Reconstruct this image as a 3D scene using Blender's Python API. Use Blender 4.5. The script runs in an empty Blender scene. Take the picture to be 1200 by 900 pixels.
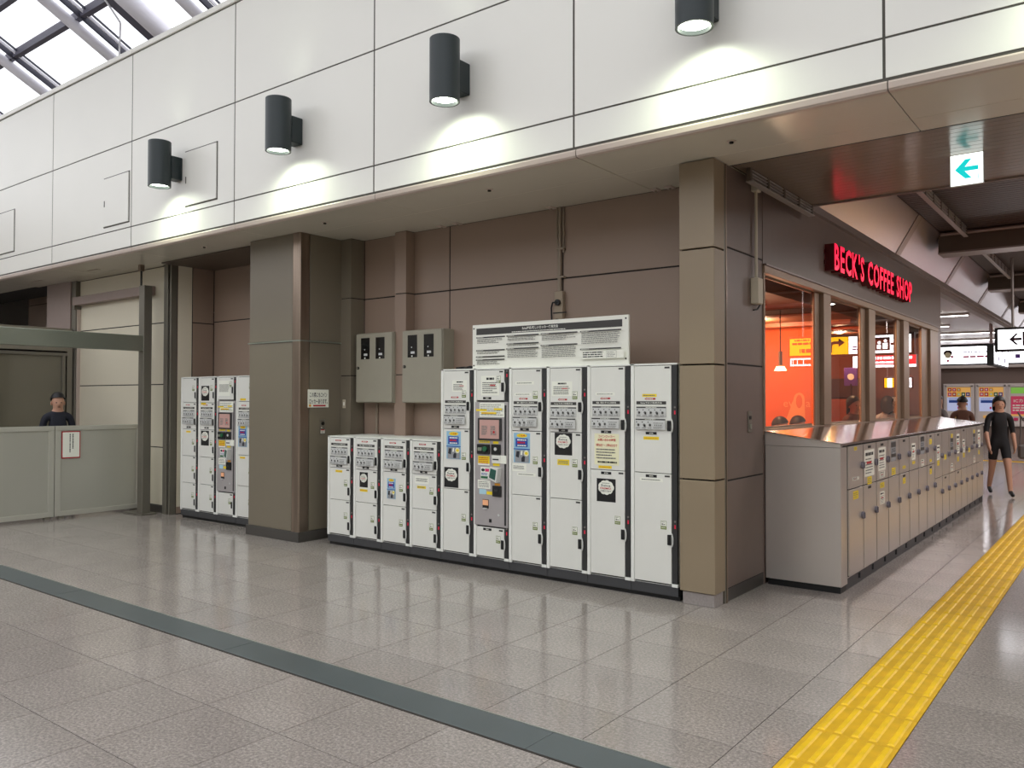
import bpy, bmesh, math, random
from mathutils import Vector, Matrix
random.seed(7)
SC = bpy.context.scene
COL = SC.collection
R = math.radians

# ------------------------------------------------------------------ camera
CAMH = 1.607
FPX = 955.887
cam_d = bpy.data.cameras.new('camera')
cam = bpy.data.objects.new('camera', cam_d)
COL.objects.link(cam)
cam_d.sensor_width = 36.0
cam_d.lens = FPX / 1200.0 * 36.0
cam_d.clip_start = 0.05
cam_d.clip_end = 300
cam.location = (0, 0, CAMH)
YAW, PITCH, ROLL = R(37.487), R(1.0715), R(0.0818)
cam.rotation_euler = (Matrix.Rotation(YAW, 4, 'Z') @ Matrix.Rotation(math.pi/2 + PITCH, 4, 'X') @ Matrix.Rotation(ROLL, 4, 'Z')).to_euler()
SC.camera = cam

# ------------------------------------------------------------------ world, exposure
W = bpy.data.worlds.new('overcast_sky')
SC.world = W
W.use_nodes = True
bg = W.node_tree.nodes['Background']
bg.inputs[0].default_value = (0.96, 0.97, 1.0, 1)
bg.inputs[1].default_value = 1.75
SC.view_settings.view_transform = 'Standard'
SC.view_settings.look = 'None'
SC.view_settings.exposure = 0.12
SC.view_settings.gamma = 1.0
SC.view_settings.use_curve_mapping = False

def light(name, kind, loc, energy, color=(1, 1, 1), rot=(0, 0, 0), size=0.1, size_y=None, spot=None, blend=0.3, parent=None):
    d = bpy.data.lights.new(name, kind)
    d.energy = energy
    d.color = color
    if kind == 'AREA':
        d.shape = 'RECTANGLE'
        d.size = size
        d.size_y = size_y or size
    else:
        d.shadow_soft_size = size
    if kind == 'SPOT':
        d.spot_size = R(spot)
        d.spot_blend = blend
    o = bpy.data.objects.new(name, d)
    COL.objects.link(o)
    o.location = loc
    o.rotation_euler = rot
    o.parent = parent
    return o

# ------------------------------------------------------------------ materials
def lin(c):
    return tuple((x/255/12.92) if x/255 <= 0.04045 else ((x/255+0.055)/1.055)**2.4 for x in c)
MATS = {}
def mat(name, rgb, rough=0.5, metal=0.0, var=0.0, scale=8.0, bump=0.0, bscale=200.0, emit=0.0, emit_rgb=None, spec=0.5, rand=0.0, coat=0.0, var_rough=0.0, stretch=None):
    m = bpy.data.materials.new(name)
    MATS[name] = m
    m.use_nodes = True
    nt = m.node_tree
    b = nt.nodes['Principled BSDF']
    c = lin(rgb)
    b.inputs['Base Color'].default_value = (*c, 1)
    b.inputs['Roughness'].default_value = rough
    b.inputs['Metallic'].default_value = metal
    b.inputs['Specular IOR Level'].default_value = spec
    b.inputs['Coat Weight'].default_value = coat
    if emit:
        b.inputs['Emission Color'].default_value = (*lin(emit_rgb or rgb), 1)
        b.inputs['Emission Strength'].default_value = emit
    if var or bump or rand or var_rough:
        tc = nt.nodes.new('ShaderNodeTexCoord')
        mp = nt.nodes.new('ShaderNodeMapping')
        if stretch:
            mp.inputs['Scale'].default_value = stretch
        nt.links.new(tc.outputs['Object'], mp.inputs['Vector'])
    if var or rand:
        n = nt.nodes.new('ShaderNodeTexNoise')
        n.inputs['Scale'].default_value = scale
        n.inputs['Detail'].default_value = 4
        nt.links.new(mp.outputs[0], n.inputs['Vector'])
        mr = nt.nodes.new('ShaderNodeMapRange')
        mr.inputs['From Min'].default_value = 0.3
        mr.inputs['From Max'].default_value = 0.7
        mr.inputs['To Min'].default_value = 1 - var
        mr.inputs['To Max'].default_value = 1 + var
        nt.links.new(n.outputs['Fac'], mr.inputs['Value'])
        src = mr.outputs[0]
        if rand:
            oi = nt.nodes.new('ShaderNodeObjectInfo')
            m2 = nt.nodes.new('ShaderNodeMapRange')
            m2.inputs['To Min'].default_value = 1 - rand
            m2.inputs['To Max'].default_value = 1 + rand
            nt.links.new(oi.outputs['Random'], m2.inputs['Value'])
            mm = nt.nodes.new('ShaderNodeMath')
            mm.operation = 'MULTIPLY'
            nt.links.new(src, mm.inputs[0])
            nt.links.new(m2.outputs[0], mm.inputs[1])
            src = mm.outputs[0]
        vm = nt.nodes.new('ShaderNodeVectorMath')
        vm.operation = 'SCALE'
        vm.inputs[0].default_value = c
        nt.links.new(src, vm.inputs['Scale'])
        nt.links.new(vm.outputs[0], b.inputs['Base Color'])
    if var_rough:
        n3 = nt.nodes.new('ShaderNodeTexNoise')
        n3.inputs['Scale'].default_value = 2.5
        n3.inputs['Detail'].default_value = 3
        nt.links.new(mp.outputs[0], n3.inputs['Vector'])
        m3 = nt.nodes.new('ShaderNodeMapRange')
        m3.inputs['From Min'].default_value = 0.3
        m3.inputs['From Max'].default_value = 0.7
        m3.inputs['To Min'].default_value = max(0.02, rough - var_rough)
        m3.inputs['To Max'].default_value = rough + var_rough
        nt.links.new(n3.outputs['Fac'], m3.inputs['Value'])
        nt.links.new(m3.outputs[0], b.inputs['Roughness'])
    if bump:
        n2 = nt.nodes.new('ShaderNodeTexNoise')
        n2.inputs['Scale'].default_value = bscale
        n2.inputs['Detail'].default_value = 2
        nt.links.new(mp.outputs[0], n2.inputs['Vector'])
        bp = nt.nodes.new('ShaderNodeBump')
        bp.inputs['Strength'].default_value = bump
        bp.inputs['Distance'].default_value = 0.002
        nt.links.new(n2.outputs['Fac'], bp.inputs['Height'])
        nt.links.new(bp.outputs[0], b.inputs['Normal'])
    return m

def granite(name, rgb, rough):
    m = mat(name, rgb, rough, var=0.08, scale=1.6, rand=0.035, spec=0.5)
    nt = m.node_tree
    b = nt.nodes['Principled BSDF']
    src = b.inputs['Base Color'].links[0].from_socket
    tc = [n for n in nt.nodes if n.type == 'TEX_COORD'][0]
    oi = nt.nodes.new('ShaderNodeObjectInfo')
    add = nt.nodes.new('ShaderNodeVectorMath')
    add.operation = 'ADD'
    nt.links.new(tc.outputs['Object'], add.inputs[0])
    nt.links.new(oi.outputs['Location'], add.inputs[1])
    v = nt.nodes.new('ShaderNodeTexNoise')
    v.inputs['Scale'].default_value = 62
    v.inputs['Detail'].default_value = 5
    v.inputs['Roughness'].default_value = 0.75
    nt.links.new(add.outputs[0], v.inputs['Vector'])
    rp = nt.nodes.new('ShaderNodeValToRGB')
    e = rp.color_ramp.elements
    e[0].position = 0.36
    e[0].color = (0.68, 0.67, 0.66, 1)
    e[1].position = 0.66
    e[1].color = (1.5, 1.48, 1.46, 1)
    k = rp.color_ramp.elements.new(0.5)
    k.color = (1.0, 0.99, 0.98, 1)
    nt.links.new(v.outputs['Fac'], rp.inputs[0])
    mx = nt.nodes.new('ShaderNodeMix')
    mx.data_type = 'RGBA'
    mx.blend_type = 'MULTIPLY'
    mx.inputs['Factor'].default_value = 1
    nt.links.new(src, mx.inputs[6])
    nt.links.new(rp.outputs[0], mx.inputs[7])
    nt.links.new(mx.outputs[2], b.inputs['Base Color'])
    return m

def glass(name, tint=(1, 1, 1), ior=1.5, rough=0.0, gain=1.0):
    m = bpy.data.materials.new(name)
    MATS[name] = m
    m.use_nodes = True
    nt = m.node_tree
    nt.nodes.clear()
    out = nt.nodes.new('ShaderNodeOutputMaterial')
    tr = nt.nodes.new('ShaderNodeBsdfTransparent')
    tr.inputs[0].default_value = (*tint, 1)
    gl = nt.nodes.new('ShaderNodeBsdfGlossy')
    gl.inputs['Roughness'].default_value = rough
    ge = nt.nodes.new('ShaderNodeNewGeometry')
    dt = nt.nodes.new('ShaderNodeVectorMath'); dt.operation = 'DOT_PRODUCT'
    nt.links.new(ge.outputs['Normal'], dt.inputs[0]); nt.links.new(ge.outputs['Incoming'], dt.inputs[1])
    def mth(op, x, y=None):
        n = nt.nodes.new('ShaderNodeMath'); n.operation = op
        for i, q in enumerate((x, y)):
            if q is None: continue
            if isinstance(q, (int, float)): n.inputs[i].default_value = q
            else: nt.links.new(q, n.inputs[i])
        return n.outputs[0]
    f0 = ((ior-1)/(ior+1))**2
    p5 = mth('POWER', mth('SUBTRACT', 1.0, mth('ABSOLUTE', dt.outputs['Value'])), 5.0)
    sch = mth('ADD', mth('MULTIPLY', p5, 1-f0), f0)
    mu = nt.nodes.new('ShaderNodeMath'); mu.operation = 'MULTIPLY'; mu.use_clamp = True
    mu.inputs[1].default_value = gain
    nt.links.new(sch, mu.inputs[0])
    mx = nt.nodes.new('ShaderNodeMixShader')
    nt.links.new(mu.outputs[0], mx.inputs[0])
    nt.links.new(tr.outputs[0], mx.inputs[1])
    nt.links.new(gl.outputs[0], mx.inputs[2])
    nt.links.new(mx.outputs[0], out.inputs[0])
    return m

granite('floor_granite', (149, 141, 136), 0.13)
mat('floor_joint', (62, 58, 54), 0.9, spec=0.1)
mat('joint_steel', (92, 100, 102), 0.3, 0.3, var=0.05, scale=3)
mat('joint_edge', (190, 190, 185), 0.35, 0.8)
mat('tactile_base', (212, 164, 8), 0.55, var=0.12, scale=9, rand=0.05)
mat('tactile_yellow', (234, 188, 12), 0.5, var=0.1, scale=9, rand=0.05, bump=0.2, bscale=120)
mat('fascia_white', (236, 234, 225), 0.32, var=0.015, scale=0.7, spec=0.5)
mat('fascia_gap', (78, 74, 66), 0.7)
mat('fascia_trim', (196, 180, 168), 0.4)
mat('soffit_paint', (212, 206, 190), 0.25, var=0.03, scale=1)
mat('brown_panel', (151, 130, 114), 0.42, var=0.03, scale=1.2, bump=0.05, bscale=300)
mat('olive_panel', (121, 112, 96), 0.4, var=0.03, scale=1.2, bump=0.05, bscale=300)
mat('tan_panel', (143, 127, 104), 0.4, var=0.03, scale=1.2, bump=0.05, bscale=300)
mat('dark_gap', (30, 26, 23), 0.8)
mat('cream_panel', (224, 216, 194), 0.35, var=0.02, scale=1)
mat('pink_panel', (150, 132, 124), 0.4, var=0.02)
mat('corner_steel', (150, 134, 120), 0.28, 0.85, var=0.15, scale=2, stretch=(6, 6, 0.6))
mat('frame_steel', (122, 117, 106), 0.4, 0.45, var=0.06, scale=2)
mat('rail_steel', (168, 174, 162), 0.3, 0.8, var=0.06, scale=2)
mat('base_granite', (150, 142, 138), 0.3, var=0.1, scale=60)
mat('baseboard_dark', (70, 66, 62), 0.5)
mat('locker_grey', (226, 225, 218), 0.42, var=0.02, scale=3, spec=0.4)
mat('locker_frame', (234, 234, 228), 0.4)
mat('locker_strip', (46, 46, 46), 0.45)
mat('locker_plinth', (62, 62, 64), 0.5, var=0.05)
mat('black', (16, 16, 17), 0.5)
mat('black_gloss', (14, 14, 16), 0.15)
mat('handle_white', (218, 218, 214), 0.4)
mat('led_red', (205, 30, 60), 0.4, emit=0.22)
mat('led_white', (235, 230, 215), 0.4, emit=0.7)
mat('paper', (240, 240, 228), 0.6)
mat('paper_cream', (236, 232, 196), 0.6)
mat('ink', (34, 33, 34), 0.6)
mat('ink_grey', (120, 118, 114), 0.6)
mat('print_grey', (206, 206, 204), 0.5)
mat('header_grey', (62, 60, 58), 0.5)
mat('ink_red', (196, 24, 40), 0.6)
mat('arrow_red', (176, 22, 38), 0.6)
mat('label_yellow', (240, 212, 30), 0.6)
mat('label_olive', (112, 128, 52), 0.6)
mat('poster_blue', (146, 190, 216), 0.5)
mat('poster_navy', (34, 78, 168), 0.5)
mat('poster_dark', (40, 42, 50), 0.5)
mat('poster_grey', (150, 152, 156), 0.5)
mat('label_blue', (176, 212, 226), 0.6)
mat('label_green', (30, 100, 62), 0.5)
mat('label_pink', (214, 56, 110), 0.6)
mat('label_orange', (226, 156, 40), 0.6)
mat('terminal_grey', (178, 172, 172), 0.38, 0.25, var=0.02)
mat('screen_pink', (176, 140, 134), 0.12, emit=0.13, emit_rgb=(226, 180, 165))
mat('screen_teal', (44, 84, 74), 0.15, emit=0.12)
mat('coin_cup', (220, 160, 120), 0.4, emit=0.25)
mat('meter_box', (158, 153, 136), 0.42, var=0.02)
mat('meter_glass', (20, 19, 19), 0.12)
mat('conduit', (150, 136, 118), 0.45)
mat('outlet_box', (158, 142, 120), 0.5)
mat('junction_ivory', (196, 186, 164), 0.5)
mat('lamp_black', (24, 36, 37), 0.38)
mat('lamp_glow', (245, 255, 238), 0.3, emit=9.0)
mat('roof_steel', (88, 86, 100), 0.5)
mat('roof_tube', (236, 234, 242), 0.4)
mat('roof_tube_dark', (60, 60, 74), 0.5)
mat('cable_white', (225, 225, 230), 0.5)
glass('roof_glass', (0.97, 0.98, 1.0), 1.45)
glass('shop_glass', (0.97, 0.95, 0.93), 1.55, 0.0, 1.9)
glass('barrier_glass', (0.5, 0.53, 0.5), 1.5)
mat('barrier_panel', (176, 174, 162), 0.28, 0.15, var=0.03, scale=1.0)
mat('barrier_frame', (196, 194, 182), 0.4, 0.4)
mat('booth_wall', (128, 122, 108), 0.4)
mat('booth_glass', (112, 107, 92), 0.08, spec=0.7)
mat('shop_wall', (112, 96, 88), 0.4, var=0.03, bump=0.04, bscale=300)
mat('shop_frame', (150, 128, 108), 0.4, 0.3)
mat('shop_orange', (240, 104, 34), 0.6)
mat('shop_mural', (255, 158, 88), 0.6)
mat('shop_brown', (150, 74, 48), 0.5)
mat('shop_ceiling', (110, 66, 44), 0.6)
mat('shop_dark', (60, 34, 30), 0.5)
mat('shop_floor', (120, 74, 50), 0.4)
mat('wood', (150, 90, 56), 0.4, var=0.1, scale=3)
mat('pendant_glow', (255, 205, 150), 0.4, emit=5.0)
mat('neon_red', (255, 26, 66), 0.4, emit=1.5, emit_rgb=(255, 18, 58))
mat('neon_side', (96, 14, 20), 0.5)
mat('exit_white', (250, 255, 250), 0.4, emit=1.6, emit_rgb=(245, 255, 250))
mat('exit_cyan', (20, 190, 190), 0.4, emit=0.9, emit_rgb=(20, 205, 205))
mat('sign_white', (250, 250, 255), 0.4, emit=3.0, emit_rgb=(250, 250, 255))
mat('sign_yellow', (250, 190, 10), 0.4, emit=2.2, emit_rgb=(250, 178, 6))
mat('sign_red', (214, 30, 40), 0.4, emit=2.0)
mat('sign_ink', (40, 20, 30), 0.6)
mat('sign_violet', (96, 60, 150), 0.6)
mat('passage_ceiling', (124, 110, 96), 0.18, var=0.05, scale=2)
mat('slat_brown', (74, 60, 56), 0.45)
mat('alu_panel', (176, 167, 168), 0.3, 0.8, var=0.02, scale=1.2)
mat('alu_trim', (150, 136, 130), 0.4, 0.5)
mat('beam_brown', (88, 76, 64), 0.45)
mat('louver_grey', (160, 152, 148), 0.4, 0.3)
mat('far_ceiling', (168, 148, 148), 0.3)
mat('far_wall', (124, 106, 98), 0.45)
mat('tube_light', (255, 250, 245), 0.4, emit=8.0)
mat('machine_white', (214, 206, 202), 0.4)
mat('machine_screen', (180, 190, 226), 0.3, emit=0.4)
mat('machine_magenta', (180, 50, 84), 0.4, emit=0.35)
mat('machine_green', (120, 180, 70), 0.4, emit=0.4)
mat('machine_tan', (220, 170, 90), 0.4, emit=0.35)
mat('stainless', (214, 207, 200), 0.3, 0.7, var=0.015, scale=2)
mat('stainless_top', (200, 190, 186), 0.13, 0.95, var=0.03, scale=2)
mat('latch_blue', (124, 120, 130), 0.4, 0.2)
mat('skin', (198, 150, 126), 0.55)
mat('hair', (26, 22, 22), 0.5)
mat('cloth_navy', (30, 32, 44), 0.8)
mat('cloth_black', (28, 28, 32), 0.8)
mat('cloth_grey', (140, 134, 134), 0.8)
mat('cloth_white', (226, 218, 212), 0.8)
mat('cloth_brown', (120, 84, 70), 0.8)
mat('bag_grey', (100, 94, 92), 0.7)
mat('passage_wall', (146, 132, 126), 0.45)
mat('hall_wall', (206, 200, 190), 0.5)
M = MATS

# ------------------------------------------------------------------ mesh helpers
class MB:
    def __init__(s):
        s.v = []; s.f = []; s.m = []; s.sm = []; s.mats = []
    def mi(s, name):
        if name not in s.mats:
            s.mats.append(name)
        return s.mats.index(name)
    def add(s, vs, fs, mt, smooth=False):
        k = len(s.v)
        i = s.mi(mt)
        s.v += [tuple(p) for p in vs]
        for f in fs:
            s.f.append([k + j for j in f]); s.m.append(i); s.sm.append(smooth)
        return s
    def box(s, x0, x1, y0, y1, z0, z1, mt, c=0.0):
        if x0 > x1: x0, x1 = x1, x0
        if y0 > y1: y0, y1 = y1, y0
        if z0 > z1: z0, z1 = z1, z0
        if not c:
            vs = [(x0,y0,z0),(x1,y0,z0),(x1,y1,z0),(x0,y1,z0),(x0,y0,z1),(x1,y0,z1),(x1,y1,z1),(x0,y1,z1)]
            return s.add(vs, [(0,3,2,1),(4,5,6,7),(0,1,5,4),(1,2,6,5),(2,3,7,6),(3,0,4,7)], mt)
        lo = (x0,y0,z0); hi = (x1,y1,z1)
        c = min(c, (x1-x0)*.45, (y1-y0)*.45, (z1-z0)*.45)
        ctr = [(lo[i]+hi[i])/2 for i in range(3)]
        vs = []; idx = {}
        for sx in (0,1):
            for sy in (0,1):
                for sz in (0,1):
                    sg = (sx,sy,sz)
                    for a in range(3):
                        p = []
                        for i in range(3):
                            e = hi[i] if sg[i] else lo[i]
                            if i != a:
                                e += -c if sg[i] else c
                            p.append(e)
                        idx[(sg,a)] = len(vs); vs.append(tuple(p))
        fs = []
        for a in range(3):
            o = [i for i in range(3) if i != a]
            for sg in (0,1):
                q = []
                for t in ((0,0),(1,0),(1,1),(0,1)):
                    g = [0,0,0]; g[a] = sg; g[o[0]] = t[0]; g[o[1]] = t[1]
                    q.append(idx[(tuple(g),a)])
                fs.append(q)
            for t in ((0,0),(1,0),(1,1),(0,1)):
                g0 = [0,0,0]; g1 = [0,0,0]
                g0[a] = 0; g1[a] = 1
                for gg in (g0,g1):
                    gg[o[0]] = t[0]; gg[o[1]] = t[1]
                fs.append([idx[(tuple(g0),o[0])], idx[(tuple(g1),o[0])], idx[(tuple(g1),o[1])], idx[(tuple(g0),o[1])]])
        for sx in (0,1):
            for sy in (0,1):
                for sz in (0,1):
                    fs.append([idx[((sx,sy,sz),a)] for a in range(3)])
        out = []
        for f in fs:
            P = [Vector(vs[j]) for j in f]
            n = (P[1]-P[0]).cross(P[2]-P[0])
            m_ = sum(P, Vector())/len(P) - Vector(ctr)
            out.append(f if n.dot(m_) > 0 else f[::-1])
        return s.add(vs, out, mt)
    def cyl(s, p0, p1, r, mt, n=12, r1=None, cap0=True, cap1=True, mt1=None, smooth=True):
        p0 = Vector(p0); p1 = Vector(p1); d = (p1-p0).normalized()
        a = d.orthogonal().normalized(); b = d.cross(a)
        r1 = r if r1 is None else r1
        vs = []
        for p, rr in ((p0,r),(p1,r1)):
            for i in range(n):
                t = 2*math.pi*i/n
                vs.append(p + (a*math.cos(t)+b*math.sin(t))*rr)
        s.add(vs, [(i,(i+1)%n,n+(i+1)%n,n+i) for i in range(n)], mt, smooth)
        if cap0: s.add(vs[:n], [list(range(n))[::-1]], mt)
        if cap1: s.add(vs[n:], [list(range(n))], mt1 or mt)
        return s
    def tube(s, pts, r, mt, n=6):
        for i in range(len(pts)-1):
            s.cyl(pts[i], pts[i+1], r, mt, n)
        return s
    def ball(s, c, rx, ry, rz, mt, n=12, k=8, t0=0.0, t1=1.0):
        vs = []; fs = []
        for j in range(k+1):
            ph = math.pi*(t0+(t1-t0)*j/k)
            for i in range(n):
                th = 2*math.pi*i/n
                vs.append((c[0]+rx*math.sin(ph)*math.cos(th), c[1]+ry*math.sin(ph)*math.sin(th), c[2]+rz*math.cos(ph)))
        for j in range(k):
            for i in range(n):
                fs.append((j*n+i, (j+1)*n+i, (j+1)*n+(i+1)%n, j*n+(i+1)%n))
        return s.add(vs, fs, mt, True)
    def prism(s, poly, y0, y1, mt, axis='y'):
        # poly in (x,z) for axis y, counterclockwise seen from the front (-y)
        n = len(poly)
        if axis == 'y':
            vs = [(p[0],y0,p[1]) for p in poly] + [(p[0],y1,p[1]) for p in poly]
        elif axis == 'x':
            vs = [(y0,p[0],p[1]) for p in poly] + [(y1,p[0],p[1]) for p in poly]
        else:
            vs = [(p[0],p[1],y0) for p in poly] + [(p[0],p[1],y1) for p in poly]
        fs = [list(range(n)), list(range(n,2*n))[::-1]] + [(i,n+i,n+(i+1)%n,(i+1)%n) for i in range(n)]
        k = len(s.f)
        s.add(vs, fs, mt)
        return s
    def mesh(s, name):
        me = bpy.data.meshes.new(name)
        me.from_pydata(s.v, [], s.f)
        for m_ in s.mats:
            me.materials.append(M[m_])
        me.polygons.foreach_set('material_index', s.m)
        me.polygons.foreach_set('use_smooth', s.sm)
        me.update()
        return me

def fix_normals(me):
    bm = bmesh.new(); bm.from_mesh(me)
    bmesh.ops.recalc_face_normals(bm, faces=bm.faces)
    bm.to_mesh(me); bm.free()

def tag(o, label=None, cat=None, group=None, kind=None):
    if label: o['label'] = label
    if cat: o['category'] = cat
    if group: o['group'] = group
    if kind: o['kind'] = kind
    return o
def link(name, me, parent=None, loc=(0,0,0), rz=0.0, **kw):
    o = bpy.data.objects.new(name, me)
    COL.objects.link(o)
    o.location = loc
    o.rotation_euler = (0,0,rz)
    if parent: o.parent = parent
    return tag(o, **kw)
def obj(name, mb, parent=None, loc=(0,0,0), rz=0.0, **kw):
    return link(name, mb.mesh(name), parent, loc, rz, **kw)
def empty(name, loc=(0,0,0), rz=0.0, **kw):
    o = link(name, None, None, loc, rz, **kw)
    o.empty_display_size = 0.1
    return o
def struct(name, mb, **kw):
    return obj(name, mb, kind='structure', **kw)
def copy_tree(o, parent=None):
    c = o.copy(); COL.objects.link(c); c.parent = parent
    for ch in list(o.children):
        copy_tree(ch, c)
    return c

# text turned into flat outlines, cached
TXT = {}
def text_geo(body, bold=0.0):
    key = (body, bold)
    if key not in TXT:
        c = bpy.data.curves.new('lettering', 'FONT')
        c.body = body
        c.resolution_u = 2
        c.offset = bold
        c.align_x = 'LEFT'
        o = bpy.data.objects.new('lettering', c)
        COL.objects.link(o)
        dg = bpy.context.evaluated_depsgraph_get()
        me = bpy.data.meshes.new_from_object(o.evaluated_get(dg))
        vs = [tuple(v.co) for v in me.vertices]
        fs = [tuple(p.vertices) for p in me.polygons]
        bpy.data.objects.remove(o); bpy.data.curves.remove(c); bpy.data.meshes.remove(me)
        TXT[key] = (vs, fs)
    return TXT[key]

class Sheet:
    """flat print: u to the right, v up, in front of a plane y = const facing -y; layers stacked 0.6 mm apart"""
    def __init__(s, mb, y):
        s.mb = mb; s.y = y; s.k = 0
    def rect(s, u0, v0, u1, v1, mt, thick=0.0006):
        s.k += 1
        y = s.y - 0.0006*s.k
        s.mb.add([(u0,y,v0),(u1,y,v0),(u1,y,v1),(u0,y,v1)], [(0,1,2,3)], mt)
    def board(s, u0, v0, u1, v1, mt, t=0.002):
        s.mb.box(u0, u1, s.y - t, s.y, v0, v1, mt)
        s.y -= t
    def poly(s, pts, mt):
        s.k += 1
        y = s.y - 0.0006*s.k
        s.mb.add([(p[0],y,p[1]) for p in pts], [list(range(len(pts)))], mt)
    def disc(s, u, v, r, mt, n=14, ry=None):
        s.poly([(u+r*math.cos(2*math.pi*i/n), v+(ry or r)*math.sin(2*math.pi*i/n)) for i in range(n)], mt)
    def text(s, body, u, v, h, mt, width=None, bold=0.0, align='c', mirror=False):
        vs, fs = text_geo(body, bold)
        if not vs: return
        xs = [p[0] for p in vs]; ys = [p[1] for p in vs]
        hh = max(ys)-min(ys); ww = max(xs)-min(xs)
        k = h/hh
        kx = (width/ww) if width else k
        x0 = {'c': u-ww*kx/2, 'l': u, 'r': u-ww*kx}[align]
        s.k += 1
        y = s.y - 0.0006*s.k
        s.mb.add([(x0+(p[0]-min(xs))*kx, y, v-h/2+(p[1]-min(ys))*k) for p in vs], fs, mt)
    def lines(s, u0, v0, u1, v1, n, mt, fill=0.55, seed=0, ragged=0.25, dash=0.012):
        """rows of print too small to read"""
        rg = random.Random(seed)
        s.k += 1
        y = s.y - 0.0006*s.k
        row = (v1-v0)/n
        for i in range(n):
            vb = v1-(i+1)*row+row*(1-fill)/2
            end = u1-(u1-u0)*ragged*rg.random()
            u = u0
            while u < end:
                w = min(end-u, dash*(0.5+rg.random()*2.5))
                s.mb.add([(u,y,vb),(u+w,y,vb),(u+w,y,vb+row*fill),(u,y,vb+row*fill)], [(0,1,2,3)], mt)
                u += w+dash*0.3
    def vlines(s, u0, v0, u1, v1, n, mt, fill=0.4, seed=0, dash=0.012):
        rg = random.Random(seed)
        s.k += 1
        y = s.y - 0.0006*s.k
        row = (u1-u0)/n
        for i in range(n):
            ub = u0+i*row+row*(1-fill)/2
            end = v0+(v1-v0)*0.3*rg.random()
            v = v1
            while v > end:
                w = min(v-end, dash*(0.5+rg.random()*1.5))
                s.mb.add([(ub,y,v-w),(ub+row*fill,y,v-w),(ub+row*fill,y,v),(ub,y,v)], [(0,1,2,3)], mt)
                v -= w+dash*0.3

# ------------------------------------------------------------------ floor
_rt = Vector((math.cos(YAW), math.sin(YAW), 0)); _fw = Vector((-math.sin(YAW)*math.cos(PITCH), math.cos(YAW)*math.cos(PITCH), math.sin(PITCH))); _up = _rt.cross(_fw)
def pix(x, y, z):
    d = Vector((x, y, z-CAMH)); w = d.dot(_fw)
    if w < 0.2: return None
    return 600+FPX*d.dot(_rt)/w, 450-FPX*d.dot(_up)/w

floor = struct('floor', MB().box(-24, 14, -9.5, 38, -0.06, -0.005, 'floor_joint'))
xe = [-2.1+0.6*i for i in range(-25, 2)] + [-1.283, -0.885, -0.3] + [0.3+0.6*i for i in range(0, 12)]
ye = [0.05+0.6*i for i in range(-4, 5)] + [3.02, 3.28] + [0.05+0.6*i for i in range(6, 62)]
YX0, YX1 = -1.283, -0.885
cells = []
for i in range(len(xe)-1):
    for j in range(len(ye)-1):
        x0, x1, y0, y1 = xe[i], xe[i+1], ye[j], ye[j+1]
        if abs(y0-3.02) < 1e-6: continue
        if abs(x0-YX0) < 1e-6 and y0 > 0.0: continue
        if abs(y0-24.65) < 1e-4: continue
        cx, cy = (x0+x1)/2, (y0+y1)/2
        if cx < -2.7 and 6.7 < cy < 15.3: continue
        if cy > 35: continue
        q = [pix(a, b, 0) for a, b in ((x0,y0),(x1,y0),(x1,y1),(x0,y1))]
        area = 0
        if all(q):
            ar = abs(sum(q[k][0]*q[(k+1)%4][1]-q[(k+1)%4][0]*q[k][1] for k in range(4)))/2
            inside = sum(1 for a in q if -30 < a[0] < 1230 and 440 < a[1] < 930)
            if inside >= 2: area = ar
        cells.append((area, x0, x1, y0, y1))
cells.sort(reverse=True)
G = 0.0022
tile_me = {}
rest = MB()
for n, (area, x0, x1, y0, y1) in enumerate(cells):
    if n < 295 and area > 0:
        key = (round(x1-x0, 3), round(y1-y0, 3))
        if key not in tile_me:
            hx, hy = key[0]/2-G, key[1]/2-G
            tile_me[key] = MB().box(-hx, hx, -hy, hy, -0.02, 0, 'floor_granite').mesh('floor_tile')
        link('floor_tile', tile_me[key], floor, ((x0+x1)/2, (y0+y1)/2, 0))
    else:
        rest.box(x0+G, x1-G, y0+G, y1-G, -0.02, 0, 'floor_granite')
obj('floor_tile_field', rest, floor, kind='stuff')
# expansion joint cover strip, in lengths
for k in range(12):
    a = -21.2+k*2.4-0.25
    mb = MB().box(a+0.002, a+2.398, 3.035, 3.268, -0.02, 0.002, 'joint_steel', 0.001)
    mb.box(a, a+2.4, 3.268, 3.278, -0.02, 0.004, 'joint_edge')
    mb.box(a, a+2.4, 3.0225, 3.035, -0.02, 0.001, 'floor_joint')
    obj('joint_cover_plate', mb, floor)
# tactile paving: one tile per 0.4 m, five raised bars each
tb = MB().box(-0.1975, 0.1975, -0.1985, 0.1985, -0.02, 0.002, 'tactile_base', 0.001)
for i in range(5):
    u = -0.158+i*0.079
    prof = [(-0.0185, 0), (0.0185, 0), (0.012, 0.005), (-0.012, 0.005)]
    y0, y1 = -0.185, 0.185
    vs = [(u-0.019, y0, 0.002), (u+0.019, y0, 0.002), (u+0.019, y1, 0.002), (u-0.019, y1, 0.002),
          (u-0.011, y0+0.01, 0.008), (u+0.011, y0+0.01, 0.008), (u+0.011, y1-0.01, 0.008), (u-0.011, y1-0.01, 0.008)]
    tb.add(vs, [(4,5,6,7),(0,1,5,4),(1,2,6,5),(2,3,7,6),(3,0,4,7)], 'tactile_yellow')
tb = tb.mesh('tactile_tile')
y = 3.48
while y < 30:
    link('tactile_tile', tb, floor, ((YX0+YX1)/2, y, 0))
    y += 0.4
far = MB()
for k in range(24):
    x = -11+k*0.4
    far.box(x+0.002, x+0.398, 24.66, 24.95, -0.02, 0.003, 'tactile_yellow')
    for i in range(4):
        far.box(x+0.02, x+0.38, 24.69+i*0.07, 24.72+i*0.07, 0.003, 0.008, 'tactile_yellow')
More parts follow.
